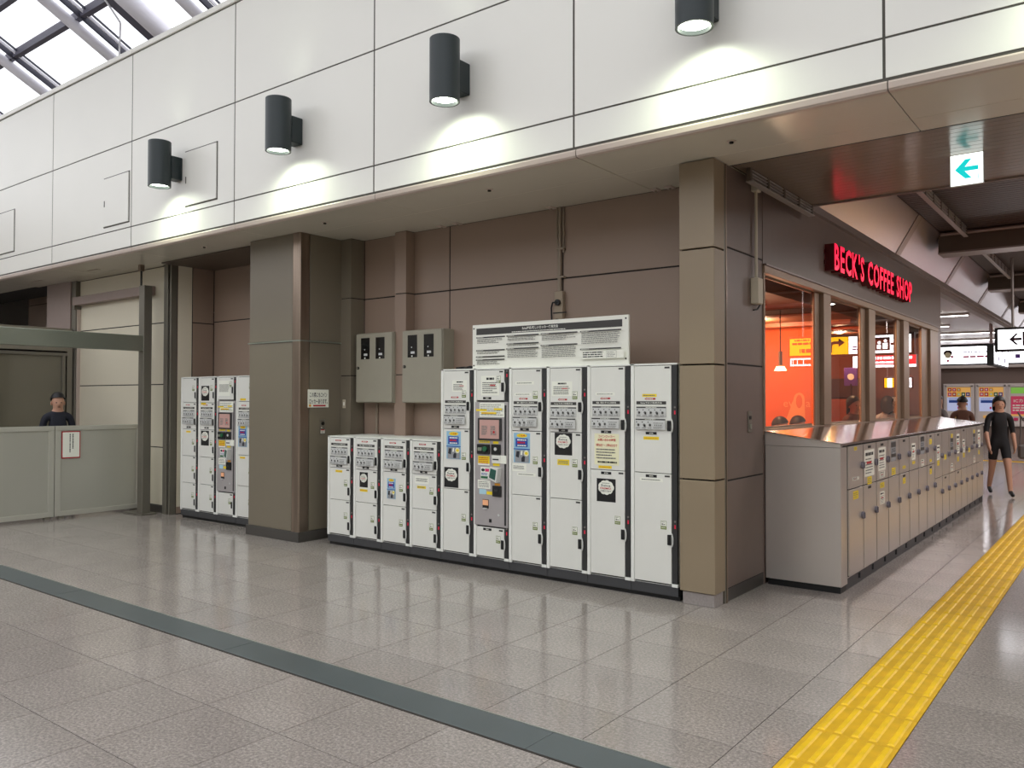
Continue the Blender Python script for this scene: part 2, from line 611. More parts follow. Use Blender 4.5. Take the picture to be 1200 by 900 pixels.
obj('tactile_row', far, floor, kind='stuff')

# ------------------------------------------------------------------ upper wall (white panels), soffit
PX = [-17.03+2.26*i for i in range(0, 14)]      # joints -12.51, -10.25, ... -1.21, 1.05
ZR = [3.565, 3.82, 4.925, 6.05]
FY = 5.31
up = struct('wall_upper', MB().box(-24, 14, FY+0.004, FY+0.14, 3.50, 6.10, 'fascia_gap'))
pm = {}
for i in range(len(PX)-1):
    for j in range(3):
        key = j
        if key not in pm:
            pm[key] = MB().box(0.009, 2.251, 0, 0.03, ZR[j]+0.007, ZR[j+1]-0.007, 'fascia_white', 0.001).mesh('wall_panel')
        link('wall_panel', pm[key], up, (PX[i], FY, 0))
    if 'cop' not in pm:
        pm['cop'] = MB().box(0.004, 2.256, -0.02, 0.2, 6.056, 6.125, 'fascia_white', 0.006).mesh('coping')
        t = MB()
        # rounded lower edge trim
        prof = [(0.006, 3.556), (-0.004, 3.54), (0.0, 3.505), (0.012, 3.492), (0.05, 3.49), (0.05, 3.556)]
        t.prism(prof, 0.004, 2.256, 'fascia_trim', axis='x')
        pm['trim'] = t.mesh('edge_trim'); fix_normals(pm['trim'])
    link('coping', pm['cop'], up, (PX[i], FY, 0))
    link('edge_trim', pm['trim'], up, (PX[i]+0.02, FY, 0))
struct('wall_upper_end', MB().box(-24, PX[0]-0.01, FY, FY+0.14, 3.49, 6.1, 'fascia_white'))
# access hatches
for hx, w in ((-8.99, 0.675), (-10.97, 0.675), (-14.43, 0.63)):
    h = empty('access_hatch', (hx, FY, 3.885), label={-8.99: 'square white access hatch beside a wall lamp and its pool of light', -10.97: 'square white access hatch on a wall panel that has no lamp', -14.43: 'white access hatch farthest from the coffee shop on the upper wall'}[hx], cat='hatch', group='hatches in the upper wall')
    obj('hatch_frame', MB().box(0, w, -0.004, 0.002, 0, 0.012, 'fascia_gap').box(0, w, -0.004, 0.002, 0.658, 0.67, 'fascia_gap').box(0, 0.006, -0.004, 0.002, 0, 0.67, 'fascia_gap').box(w-0.012, w, -0.004, 0.002, 0, 0.67, 'fascia_gap'), h)
    d = obj('hatch_door', MB().box(0.008, w-0.014, -0.014, 0.001, 0.014, 0.656, 'fascia_white', 0.002), h)
    obj('latch', MB().box(0.03, 0.045, -0.018, -0.013, 0.28, 0.36, 'fascia_gap'), d)

# soffit: two rows of panels
sof = struct('ceiling_soffit', MB().box(-24, -2.6, FY+0.05, 6.72, 3.50, 3.56, 'dark_gap').box(-2.6, 14, FY+0.05, 6.27, 3.50, 3.56, 'dark_gap'))
for i in range(len(PX)-1):
    x0 = PX[i]+0.02
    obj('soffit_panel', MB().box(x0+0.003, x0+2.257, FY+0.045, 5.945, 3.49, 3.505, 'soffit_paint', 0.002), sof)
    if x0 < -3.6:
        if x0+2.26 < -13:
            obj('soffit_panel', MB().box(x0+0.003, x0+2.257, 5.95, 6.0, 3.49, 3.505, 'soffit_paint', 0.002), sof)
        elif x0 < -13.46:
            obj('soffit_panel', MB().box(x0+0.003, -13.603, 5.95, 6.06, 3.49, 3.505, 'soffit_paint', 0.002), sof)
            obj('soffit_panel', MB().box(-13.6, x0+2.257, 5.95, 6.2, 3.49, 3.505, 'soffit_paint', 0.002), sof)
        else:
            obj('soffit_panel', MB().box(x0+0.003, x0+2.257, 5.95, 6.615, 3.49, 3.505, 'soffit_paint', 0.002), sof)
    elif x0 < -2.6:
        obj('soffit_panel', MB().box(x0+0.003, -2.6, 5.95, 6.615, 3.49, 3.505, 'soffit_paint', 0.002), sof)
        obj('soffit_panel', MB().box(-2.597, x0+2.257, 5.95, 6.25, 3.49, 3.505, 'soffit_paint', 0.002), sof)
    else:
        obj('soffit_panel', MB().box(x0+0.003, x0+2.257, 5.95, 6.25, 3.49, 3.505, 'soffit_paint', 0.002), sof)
for k, sx in enumerate((-9.14, -6.86, -4.6, -2.33)):
    s_ = empty('sprinkler_head', (sx, 5.66, 3.49), label=['small round sprinkler cap in the soffit above the recess', 'small round sprinkler cap in the soffit beside the olive pillar', 'small round sprinkler cap in the soffit above the notice board', 'small round sprinkler cap in the soffit beside the tan pillar'][k], cat='sprinkler', group='sprinkler caps in the soffit')
    obj('ring', MB().cyl((0,0,-0.006), (0,0,0.01), 0.035, 'fascia_trim', 14), s_)
    obj('nozzle', MB().cyl((0,0,-0.018), (0,0,-0.005), 0.016, 'dark_gap', 10), s_)
for cx in (-5.77, -4.55, -3.41, -3.27, -6.0):
    c_ = MB().box(cx-0.035, cx+0.035, 6.5, 6.6, 3.478, 3.491, 'fascia_trim', 0.002).cyl((cx,6.56,3.462), (cx,6.56,3.48), 0.012, 'conduit', 8)
    obj('panel_clip', c_, sof)
for a, b in ((-12.1, 5.72), (-14.0, 5.72)):
    obj('slot_vent', MB().box(a-0.16, a+0.16, b-0.02, b+0.02, 3.486, 3.492, 'conduit', 0.002), sof)

# roof deck over everything behind the upper wall, and the rest of the hall shell
struct('ceiling_deck', MB().box(-24, 14, FY+0.14, 38, 4.45, 4.6, 'beam_brown'))
struct('wall_end_left', MB().box(-24.2, -24, -9.5, 38, 0, 6.4, 'hall_wall'))
struct('wall_end_right', MB().box(14, 14.2, -9.5, 38, 0, 6.4, 'hall_wall'))
struct('wall_opposite', MB().box(-24, 14, -9.7, -9.5, 0, 6.4, 'hall_wall'))

# ------------------------------------------------------------------ glazed roof of the hall
RZ0, RSL = 7.5, 0.524
def rz_(y): return RZ0-RSL*(y-5.31)
roof = struct('roof_frame', MB().box(-24, 14, 6.98, 7.1, rz_(7.0)-0.15, rz_(7.0)+0.1, 'roof_steel'))
RIDGE = -1.6
def slope_pts(x, y0, y1, dz=0.0):
    return (x, y0, rz_(y0)+dz), (x, y1, rz_(y1)+dz)
def slope_bar(mb, x0, x1, y0, y1, dz, th, mt):
    vs = []
    for yy in (y0, y1):
        for xx in (x0, x1):
            for zz in (0, th):
                vs.append((xx, yy, rz_(yy)+dz+zz))
    mb.add(vs, [(0,1,3,2),(4,6,7,5),(0,4,5,1),(2,3,7,6),(0,2,6,4),(1,5,7,3)], mt)
bars = [-12.68-2.4*i for i in range(-11, 5)]
purl = [5.72-0.6*i for i in range(0, 13)]
for bx in bars:
    mb = MB()
    mb.cyl(*slope_pts(bx-0.08, 7.0, RIDGE, -0.02), 0.085, 'roof_tube', 12)
    slope_bar(mb, bx+0.12, bx+0.155, RIDGE, 7.0, 0.02, 0.1, 'roof_tube_dark')
    slope_bar(mb, bx+0.23, bx+0.25, RIDGE, 7.0, 0.06, 0.05, 'roof_tube')
    slope_bar(mb, bx+0.31, bx+0.322, RIDGE, 7.0, 0.08, 0.04, 'roof_tube_dark')
    obj('glazing_bar', mb, roof)
for k, py in enumerate(purl):
    if k % 2 == 0 or True:
        mb = MB()
        mb.box(-24, 14, py-0.045, py+0.045, rz_(py)+0.05, rz_(py)+0.17, 'roof_steel')
        obj('purlin', mb, roof)
for bx in (-11.36, -4.16, 3.04, -18.56):
    mb = MB()
    slope_bar(mb, bx-0.2, bx-0.02, RIDGE, 7.0, -0.12, 0.28, 'roof_steel')
    mb.cyl(*slope_pts(bx+0.13, 7.0, RIDGE, -0.05), 0.14, 'roof_tube', 14)
    obj('rafter', mb, roof)
ca = MB(); pts = [(-11.62, 5.2, rz_(5.2)-0.12), (-11.5, 5.55, rz_(5.55)-0.14), (-11.46, 5.75, rz_(5.75)-0.3), (-11.62, 5.82, rz_(5.82)-0.7), (-11.7, 5.85, 6.12)]
ca.tube(pts, 0.014, 'cable_white', 6)
obj('roof_cable', ca, roof)
others = MB()
for bi in range(len(bars)):
    for pi in range(-1, len(purl)-1):
        xa = bars[bi]+0.25; xb = bars[bi]+2.4+0.12
        ya, yb = purl[pi+1]+0.03, (purl[pi]-0.03 if pi >= 0 else 6.97)
        vs = [(xa,ya,rz_(ya)+0.13),(xb,ya,rz_(ya)+0.13),(xb,yb,rz_(yb)+0.13),(xa,yb,rz_(yb)+0.13)]
        q = pix((xa+xb)/2, (ya+yb)/2, rz_((ya+yb)/2))
        if q and -60 < q[0] < 330 and -60 < q[1] < 140:
            obj('roof_pane', MB().add(vs, [(0,1,2,3)], 'roof_glass'), roof)
        else:
            others.add(vs, [(0,1,2,3)], 'roof_glass')
# mirrored far slope down to the opposite wall
zt = rz_(RIDGE)
for bx in bars:
    others.cyl((bx, RIDGE, zt), (bx, -9.5, zt-RSL*7.9), 0.08, 'roof_tube', 8)
others.add([(-24,RIDGE,zt+0.12),(14,RIDGE,zt+0.12),(14,-9.6,zt-RSL*8+0.12),(-24,-9.6,zt-RSL*8+0.12)], [(0,1,2,3)], 'roof_glass')
others.box(-24, 14, RIDGE-0.1, RIDGE+0.1, zt-0.15, zt+0.1, 'roof_steel')
obj('roof_glazing', others, roof, kind='stuff')

# ------------------------------------------------------------------ wall lamps
def wall_lamp(x, label):
    t = empty('wall_lamp', (x, FY, 4.105), label=label, cat='wall lamp', group='cylinder lamps on the upper wall')
    b = MB()
    n = 28; r = 0.128; ri = 0.112; yc = -0.25
    for (za, zb, rr, inv) in ((0, 0.53, r, False), (0.0, 0.05, ri, True), (0.48, 0.53, ri, True)):
        vs = [(rr*math.cos(2*math.pi*i/n), yc+rr*math.sin(2*math.pi*i/n), z) for z in (za, zb) for i in range(n)]
        fs = [(i,(i+1)%n,n+(i+1)%n,n+i) for i in range(n)]
        b.add(vs, [f[::-1] for f in fs] if inv else fs, 'lamp_black', True)
    for z, fl in ((0, True), (0.53, False)):
        vs = [(rr*math.cos(2*math.pi*i/n), yc+rr*math.sin(2*math.pi*i/n), z) for rr in (ri, r) for i in range(n)]
        fs = [(i,(i+1)%n,n+(i+1)%n,n+i) for i in range(n)]
        b.add(vs, fs if fl else [f[::-1] for f in fs], 'lamp_black')
    obj('housing', b, t)
    obj('bracket', MB().box(-0.07, 0.07, -0.14, 0.0, 0.115, 0.385, 'lamp_black', 0.006), t)
    l = MB(); l.cyl((0,yc,0.03), (0,yc,0.045), ri-0.001, 'lamp_glow', n)
    obj('lens', l, t)
    l = MB(); l.cyl((0,yc,0.485), (0,yc,0.50), ri-0.001, 'black_gloss', n)
    obj('top_cap', l, t)
    light('lamp_light', 'SPOT', (0, yc, 0.022), LAMP_W, (0.85, 1.0, 0.73), (0, 0, 0), 0.09, spot=156, blend=0.9, parent=t)
    light('lamp_uplight', 'SPOT', (0, yc, 0.51), 5, (0.88, 1.0, 0.80), (math.pi, 0, 0), 0.09, spot=100, blend=0.8, parent=t)
LAMP_W = 64
for x, lb in ((-9.12, 'black cylinder wall lamp next to the square hatch with its lit lower end'), (-6.86, 'black cylinder wall lamp above the dark olive pillar'), (-4.6, 'black cylinder wall lamp above the coin locker notice board'), (-2.34, 'black cylinder wall lamp above the pillar beside the coffee shop'), (-0.08, 'black cylinder wall lamp above the passage entrance')):
    wall_lamp(x, lb)

# ------------------------------------------------------------------ panelled walls
def pwall(name, loc, rz, xs, zs, mt, back=0.1, gap=0.007, edge=None, top=None):
    """wall facing local -y at y=0; xs, zs are joint positions; every panel is a child"""
    z1 = top or zs[-1]
    w = obj(name, MB().box(xs[0], xs[-1], 0.005, 0.005+back, 0, z1, 'dark_gap'), None, loc, rz, kind='structure')
    for i in range(len(xs)-1):
        for j in range(len(zs)-1):
            mm = mt[j] if isinstance(mt, (list, tuple)) else mt
            obj('wall_panel', MB().box(xs[i]+gap, xs[i+1]-gap, 0, 0.03, zs[j]+gap, zs[j+1]-gap, mm, 0.002), w)
    return w

BY = 6.617
back = pwall('wall_back', (0, BY, 0), 0, [-7.5, -7.29, -5.93, -4.45, -2.68], [0, 0.98, 1.88, 2.79, 3.495], 'brown_panel')
def pilaster(x0, x1, yf, mt, nm):
    p = obj(nm, MB().box(x0+0.004, x1-0.004, yf+0.01, BY+0.005, 0, 3.49, 'dark_gap'), None, kind='structure')
    for a, b in ((0, 0.98), (0.98, 1.88), (1.88, 2.79), (2.79, 3.49)):
        obj('cladding_panel', MB().box(x0, x1, yf, BY-0.002, a+0.005, b-0.005, mt, 0.002), p)
    return p
pilaster(-7.5, -7.295, 6.41, 'olive_panel', 'trim_1')
pilaster(-6.637, -6.462, 6.48, 'brown_panel', 'trim_2')

# dark olive pillar with a steel corner strip
pl = obj('pillar_olive', MB().box(-8.40, -7.49, 5.84, BY+0.02, 0, 3.49, 'dark_gap'), None, kind='structure')
for a, b in ((0.115, 2.255), (2.275, 3.488)):
    obj('cladding_panel', MB().box(-8.41, -7.60, 5.815, 5.9, a, b, 'olive_panel', 0.002), pl)
    obj('cladding_panel', MB().box(-7.60, -7.468, 5.955, BY-0.005, a, b, 'olive_panel', 0.002), pl)
    obj('cladding_panel', MB().box(-8.43, -8.41, 5.84, BY, a, b, 'olive_panel', 0.002), pl)
cs = MB()
cs.prism([(-7.585, 5.807), (-7.475, 5.807), (-7.462, 5.82), (-7.462, 5.94), (-7.5, 5.95), (-7.585, 5.85)], 0.1, 3.488, 'corner_steel', axis='z')
o = obj('corner_strip', cs, pl); fix_normals(o.data)
obj('joint_bead', MB().box(-8.43, -7.462, 5.803, 5.82, 2.258, 2.272, 'rail_steel').box(-7.47, -7.456, 5.82, 6.5, 2.258, 2.272, 'rail_steel'), pl)
obj('base_course', MB().box(-8.44, -7.455, 5.80, BY, 0, 0.112, 'baseboard_dark', 0.003), pl)

# tan pillar beside the coffee shop
pr = obj('pillar_tan', MB().box(-2.872, -2.64, 5.97, BY+0.02, 0, 3.49, 'dark_gap'), None, kind='structure')
for a, b in ((0.098, 0.98), (0.98, 1.88), (1.88, 2.79), (2.79, 3.488)):
    obj('cladding_panel', MB().box(-2.882, -2.588, 5.94, 6.135, a+0.006, b-0.006, 'tan_panel', 0.003), pr)
    obj('cladding_panel', MB().box(-2.882, -2.62, 6.137, BY-0.003, a+0.006, b-0.006, 'tan_panel', 0.002), pr)
obj('base_course', MB().box(-2.865, -2.60, 5.955, 6.12, 0, 0.098, 'base_granite', 0.003), pr)
obj('corner_strip', MB().box(-2.625, -2.592, 6.138, 6.165, 0, 3.488, 'frame_steel', 0.003).box(-2.625, -2.585, 6.168, 6.185, 0, 3.488, 'corner_steel', 0.003), pr)

# ------------------------------------------------------------------ coffee shop front (local x runs along +Y)
SX = -2.6
SR = math.pi/2
sh = pwall('wall_shop', (SX, 0, 0), SR, [6.19, 7.0], [0.1, 0.96, 1.895, 2.83, 3.58], 'shop_wall', back=0.2)
obj('base_course', MB().box(6.19, 7.0, 0.004, 0.06, 0, 0.1, 'baseboard_dark'), sh)
obj('wall_panel', MB().box(7.006, 15.16, 0, 0.2, 2.80, 3.55, 'shop_wall', 0.002), sh)      # fascia over the windows
obj('wall_panel', MB().box(7.006, 15.16, 0, 0.2, 0, 1.30, 'shop_wall', 0.002), sh)
obj('wall_panel', MB().box(14.82, 15.16, 0, 0.2, 1.30, 2.80, 'shop_wall', 0.002), sh)
obj('sill', MB().box(7.0, 15.16, -0.002, 0.2, 1.30, 1.345, 'shop_frame', 0.004), sh)
obj('head_rail', MB().box(7.0, 14.85, -0.02, 0.05, 2.72, 2.80, 'shop_frame', 0.004).box(7.0, 14.85, -0.035, 0.0, 2.785, 2.80, 'alu_trim'), sh)
mul = [(7.0, 7.03), (8.49, 8.97), (10.26, 10.82), (12.1, 12.71), (13.72, 14.85)]
for k, (a, b) in enumerate(mul):
    if b-a < 0.1:
        obj('window_post', MB().box(a, b, -0.012, 0.16, 1.345, 2.72, 'shop_frame', 0.003), sh)
    else:
        m0 = a+(b-a)*0.45
        obj('window_post', MB().box(a+0.06, m0, 0.03, 0.05, 1.345, 2.72, 'shop_frame', 0.003), sh)
        obj('window_post', MB().box(m0+0.012, b, -0.012, 0.05, 1.345, 2.72, 'shop_frame', 0.003).box(m0, m0+0.012, 0.04, 0.05, 1.345, 2.72, 'dark_gap'), sh)
for k in range(4):
    a, b = mul[k][1], mul[k+1][0]
    w = obj('window_%d' % (k+1), MB().box(a, b, 0.045, 0.06, 1.345, 1.365, 'shop_frame').box(a, b, 0.045, 0.06, 2.70, 2.72, 'shop_frame'), None, (SX, 0, 0), SR, kind='structure')
    obj('pane', MB().add([(a-0.02,0.052,1.36),(b+0.1,0.052,1.36),(b+0.1,0.052,2.705),(a-0.02,0.052,2.705)], [(0,1,2,3)], 'shop_glass'), w)

# shop interior
si = obj('wall_shop_inside', MB().box(-8.0, -7.9, 6.75, 15.1, 0, 3.0, 'shop_orange').box(-7.9, -2.8, 6.72, 6.8, 0, 3.0, 'shop_orange').box(-7.9, -2.78, 15.0, 15.14, 0, 3.0, 'shop_brown'), None, kind='structure')
struct('floor_shop', MB().box(-8, -2.8, 6.7, 15.1, -0.02, 0.01, 'shop_floor'))
cs_ = struct('ceiling_shop', MB().box(-7.9, -2.82, 6.8, 15.0, 2.64, 3.1, 'shop_ceiling'))
obj('ceiling_duct', MB().box(-7, -2.9, 9.3, 9.55, 2.58, 2.65, 'shop_dark', 0.01), cs_)
obj('ceiling_duct', MB().box(-7, -2.9, 10.9, 11.1, 2.58, 2.65, 'shop_brown', 0.01), cs_)
for a, b in ((-3.6, 8.4), (-4.6, 10.3), (-3.5, 12.4)):
    obj('air_vent', MB().box(a-0.4, a+0.4, b-0.35, b+0.35, 2.61, 2.65, 'shop_orange', 0.01).box(a-0.25, a+0.25, b-0.2, b+0.2, 2.6, 2.612, 'shop_dark', 0.004), cs_)
pt = obj('wall_partition', MB().box(-7.9, -3.5, 11.6, 11.72, 0, 3.0, 'shop_orange'), None, kind='structure')
mu = MB(); sm_ = Sheet(mu, 11.6)
def mural(cx, z0):
    out = [(cx+0.075*math.cos(math.pi*i/14), z0+0.44+0.085*math.sin(math.pi*i/14)) for i in range(15)]
    sm_.poly([(cx-0.24, z0), (cx+0.085, z0)]+out, 'shop_mural')
    sm_.poly([(cx+0.045*math.cos(2*math.pi*i/20), z0+0.40+0.095*math.sin(2*math.pi*i/20)) for i in range(20)], 'shop_orange')
    sm_.text('e', cx-0.19, z0+0.36, 0.075, 'shop_mural')
    sm_.text('v', cx-0.115, z0+0.36, 0.075, 'shop_mural')
    sm_.text('a', cx+0.125, z0+0.36, 0.075, 'shop_mural')
mural(-3.79, 1.18)
obj('mural', mu, pt)
def downlight(x, y, e, n):
    d = empty('downlight', (x, y, 2.64), label='recessed downlight in the coffee shop ceiling, %s from the tan pillar' % n, cat='ceiling light', group='downlights inside the coffee shop')
    obj('ring', MB().cyl((0,0,-0.015), (0,0,0.002), 0.07, 'shop_dark', 14), d)
    obj('bulb', MB().cyl((0,0,-0.022), (0,0,-0.012), 0.05, 'pendant_glow', 14), d)
    light('downlight_light', 'POINT', (0,0,-0.12), e, (1.0, 0.62, 0.36), size=0.06, parent=d)
SHOP_W = 66
for n_, (x, y) in zip(('first', 'third', 'fourth', 'second', 'fifth', 'sixth'), ((-4.2, 7.9), (-5.4, 9.8), (-3.9, 10.4), (-6.6, 8.2), (-3.6, 12.9), (-5.6, 13.4))):
    downlight(x, y, SHOP_W, n_)
pd = empty('pendant_lamp', (-3.25, 9.3, 1.94), label='glowing pendant lamp hanging on a thin cord inside the coffee shop window', cat='pendant lamp')
obj('cord', MB().cyl((0,0,0.1), (0,0,0.71), 0.006, 'black', 6), pd)
obj('socket', MB().cyl((0,0,0.05), (0,0,0.22), 0.022, 'shop_frame', 10), pd)
obj('shade', MB().cyl((0,0,0.0), (0,0,0.05), 0.07, 'pendant_glow', 16, r1=0.045), pd)
light('pendant_light', 'POINT', (0,0,-0.06), 12, (1.0, 0.7, 0.45), size=0.05, parent=pd)
fr = empty('drinks_fridge', (-3.85, 13.7, 0), label='tall dark red drinks fridge inside the coffee shop', cat='fridge')
obj('body', MB().box(-0.35, 0.35, 0.03, 0.6, 0, 1.95, 'shop_dark', 0.01), fr)
obj('door', MB().box(-0.33, 0.33, 0, 0.03, 0.1, 1.62, 'shop_brown', 0.008), fr)
obj('header', MB().box(-0.34, 0.34, -0.005, 0.03, 1.64, 1.94, 'shop_dark', 0.006), fr)
obj('handle', MB().box(0.26, 0.285, -0.04, 0, 0.7, 1.2, 'black', 0.006), fr)
vs_ = empty('counter_sign', (-3.49, 13.1, 0), label='small violet sign on a slim stand inside the coffee shop', cat='sign')
obj('post', MB().cyl((0,0,0), (0,0,1.85), 0.015, 'shop_dark', 8).cyl((0,0,0), (0,0,0.03), 0.15, 'shop_dark', 14), vs_)
p_ = MB(); p_.box(-0.1, 0.1, -0.01, 0.01, 1.82, 2.1, 'sign_violet', 0.004); q_ = Sheet(p_, -0.011); q_.disc(0, 1.96, 0.05, 'paper')
obj('panel', p_, vs_)
ct = empty('window_counter', (-3.05, 0, 0), label='long wooden counter running along the inside of the coffee shop windows', cat='counter')
obj('top', MB().box(-0.22, 0.22, 7.1, 12.2, 0.93, 0.97, 'wood', 0.005), ct)
for yy in (7.3, 8.9, 10.5, 12.0):
    obj('leg', MB().box(-0.03, 0.03, yy-0.03, yy+0.03, 0.01, 0.935, 'shop_dark'), ct)

# illuminated letters of the shop name
sg = empty('shop_name_sign', (SX, 8.80, 2.975), SR, label='glowing red raised letters reading the coffee shop name above its windows', cat='sign')
NAME = "BECK'S COFFEE SHOP"
def text_w(b):
    vs, fs = text_geo(b, 0.0)
    return max(p[0] for p in vs)
cap = 0.262
H_ = max(p[1] for p in text_geo('H', 0.0)[0])
LW = {ch: (min(p[0] for p in text_geo(ch, 0.02)[0]), max(p[0] for p in text_geo(ch, 0.02)[0])) for ch in NAME if ch != ' '}
GAPL, SPC = 0.042, 0.17
nat = sum(LW[c][1]-LW[c][0] for c in NAME if c != ' ')
kx = (3.76-GAPL*15-SPC*2)/nat
pen = 0.0
for i, ch in enumerate(NAME):
    if ch == ' ':
        pen += SPC-GAPL; continue
    vs, fs = text_geo(ch, 0.02)
    off = pen-LW[ch][0]*kx
    pen += (LW[ch][1]-LW[ch][0])*kx+GAPL
    kz = cap/H_
    mb = MB()
    n = len(vs)
    F_ = [(off+p[0]*kx, -0.10, p[1]*kz) for p in vs]
    B_ = [(off+p[0]*kx, -0.001, p[1]*kz) for p in vs]
    mb.add(F_, fs, 'neon_red')
    ed = {}
    for f in fs:
        for a in range(len(f)):
            e_ = (f[a], f[(a+1) % len(f)])
            ed[e_] = 1
    side = [(a, b) for (a, b) in ed if (b, a) not in ed]
    mb.add(F_+B_, [(b, a, n+a, n+b) for a, b in side], 'neon_side')
    obj('letter', mb, sg)
obj('backing_rail', MB().box(-0.03, 3.78, -0.012, 0.0, 0.06, 0.10, 'neon_side').box(-0.03, 3.78, -0.012, 0.0, 0.17, 0.21, 'neon_side'), sg)

# fittings on the short shop wall
cp = empty('wall_conduit', (SX, 6.77, 2.42), SR, label='thin pale conduit rising from an ivory box beside the coffee shop window', cat='conduit')
obj('box', MB().box(-0.055, 0.055, -0.07, 0, 0, 0.22, 'junction_ivory', 0.006), cp)
obj('pipe', MB().cyl((0,-0.03,0.22), (0,-0.03,0.98), 0.014, 'junction_ivory', 8).box(-0.04, 0.05, -0.06, 0, 0.96, 1.04, 'junction_ivory', 0.006), cp)
obj('plug', MB().cyl((0.07,-0.035,0.15), (0.055,-0.035,0.15), 0.022, 'black', 8).tube([(0.075,-0.035,0.15),(0.13,-0.035,0.13),(0.13,-0.03,0.03),(0.05,-0.02,-0.04),(-0.01,-0.01,-0.05)], 0.007, 'black', 6), cp)
cpn = empty('control_panel', (SX, 6.68, 1.33), SR, label='narrow steel switch panel on the brown wall beside the coffee shop', cat='switch')
obj('plate', MB().box(-0.04, 0.04, -0.008, 0, 0, 0.18, 'frame_steel', 0.003), cpn)
obj('switch', MB().box(-0.02, 0.02, -0.016, -0.006, 0.03, 0.07, 'rail_steel', 0.003), cpn)
obj('switch', MB().box(-0.02, 0.02, -0.014, -0.006, 0.11, 0.14, 'black', 0.003), cpn)

# ------------------------------------------------------------------ fittings on the back wall
def meter_box(x0, label):
    t = empty('meter_box', (x0, 6.425, 1.565), label=label, cat='meter box', group='meter boxes on the brown wall')
    obj('cabinet', MB().box(0, 0.6, 0.02, BY-6.425+0.02, 0, 0.8, 'meter_box', 0.006), t)
    d = obj('door', MB().box(0.004, 0.596, 0, 0.018, 0.006, 0.794, 'meter_box', 0.006), t)
    for u in (0.09, 0.335):
        wn = obj('meter_window', MB().box(u, u+0.145, -0.003, 0.004, 0.50, 0.745, 'meter_glass', 0.002), d)
        mk = MB(); s_ = Sheet(mk, -0.003)
        s_.rect(u+0.05, 0.54, u+0.11, 0.565, 'print_grey'); s_.disc(u+0.065, 0.61, 0.008, 'print_grey', 8); s_.rect(u+0.06, 0.505, u+0.08, 0.52, 'paper')
        obj('meter', mk, d)
    obj('lock', MB().cyl((0.045,-0.012,0.40), (0.045,0.002,0.40), 0.017, 'black', 12).cyl((0.045,-0.016,0.40), (0.045,-0.011,0.40), 0.011, 'frame_steel', 10), d)
meter_box(-7.222, 'grey steel meter box between the two pilasters, nearer the olive pillar')
meter_box(-6.468, 'grey steel meter box beside the tall coin lockers')
mp = empty('meter_conduit', (-7.05, 6.60, 1.13), label='thin conduit dropping below the meter box to the low lockers', cat='conduit')
obj('pipe', MB().cyl((0,0,0.0), (0,0,0.45), 0.016, 'conduit', 8).cyl((0,0,0.012), (0.16,0,0.012), 0.012, 'conduit', 8), mp)
po = empty('power_outlet', (-4.47, BY, 2.24), label='vertical conduit and beige power outlet strip above the locker notice board', cat='outlet')
obj('outlet_strip', MB().box(-0.05, 0.05, -0.05, 0.0, 0, 0.42, 'outlet_box', 0.005), po)
for z in (0.12, 0.31):
    obj('socket', MB().cyl((0.0,-0.075,z), (0.0,-0.05,z), 0.03, 'black', 12), po)
    obj('plug_cable', MB().tube([(0.0,-0.075,z),(-0.05,-0.075,z),(-0.075,-0.06,z-0.05),(-0.075,-0.04,-0.05)], 0.008, 'black', 6), po)
obj('divider', MB().box(-0.06, 0.09, -0.055, -0.04, 0.205, 0.215, 'black'), po)
obj('pipe', MB().cyl((0.0,-0.02,0.42), (0.0,-0.02,1.25), 0.016, 'conduit', 8), po)
obj('pipe', MB().tube([(-0.035,-0.02,1.25),(-0.035,-0.02,0.95),(-0.018,-0.02,0.85),(-0.012,-0.025,0.42)], 0.010, 'conduit', 6), po)
obj('pipe', MB().cyl((0.04,-0.02,0.80), (0.04,-0.02,1.25), 0.008, 'conduit', 6), po)
for z in (0.55, 0.83):
    obj('pipe_clamp', MB().box(-0.03, 0.055, -0.042, 0, z, z+0.02, 'conduit', 0.003), po)
ls = empty('light_switch', (-7.40, 6.41, 1.50), label='small ivory switch on the corner pilaster', cat='switch')
obj('plate', MB().box(-0.025, 0.025, -0.006, 0, 0, 0.10, 'junction_ivory', 0.002), ls)
obj('rocker', MB().box(-0.01, 0.01, -0.011, -0.005, 0.03, 0.07, 'paper', 0.002), ls)

# notice and key switch on the olive pillar's side (faces +X)
pn = empty('pillar_notice', (-7.462, 5.925, 1.51), SR, label='white paper notice with black Japanese lettering on the olive pillar', cat='notice')
mb = MB(); s_ = Sheet(mb, 0.0); s_.board(0, 0, 0.30, 0.205, 'paper', 0.003)
s_.text('この奥にもコイン', 0.152, 0.145, 0.058, 'ink', width=0.25, bold=0.015)
s_.text('ロッカーあります。', 0.152, 0.068, 0.058, 'ink', width=0.26, bold=0.015)
s_.rect(0.075, 0.012, 0.255, 0.03, 'arrow_red'); s_.disc(0.03, 0.022, 0.016, 'label_orange')
obj('sheet', mb, pn)
ks = empty('key_switch', (-7.462, 6.10, 1.20), SR, label='narrow steel key switch below the paper notice on the olive pillar', cat='switch')
obj('plate', MB().box(0, 0.075, -0.006, 0, 0, 0.17, 'frame_steel', 0.003), ks)
obj('lock', MB().cyl((0.037,-0.016,0.125), (0.037,-0.005,0.125), 0.02, 'black', 12), ks)
mb = MB(); s_ = Sheet(mb, -0.006); s_.rect(0.008, 0.01, 0.067, 0.055, 'paper'); s_.rect(0.012, 0.045, 0.063, 0.055, 'ink_red'); s_.lines(0.014, 0.013, 0.06, 0.042, 3, 'ink_grey', seed=3); s_.disc(0.02, 0.078, 0.007, 'paper', 8)
obj('label_plate', mb, ks)

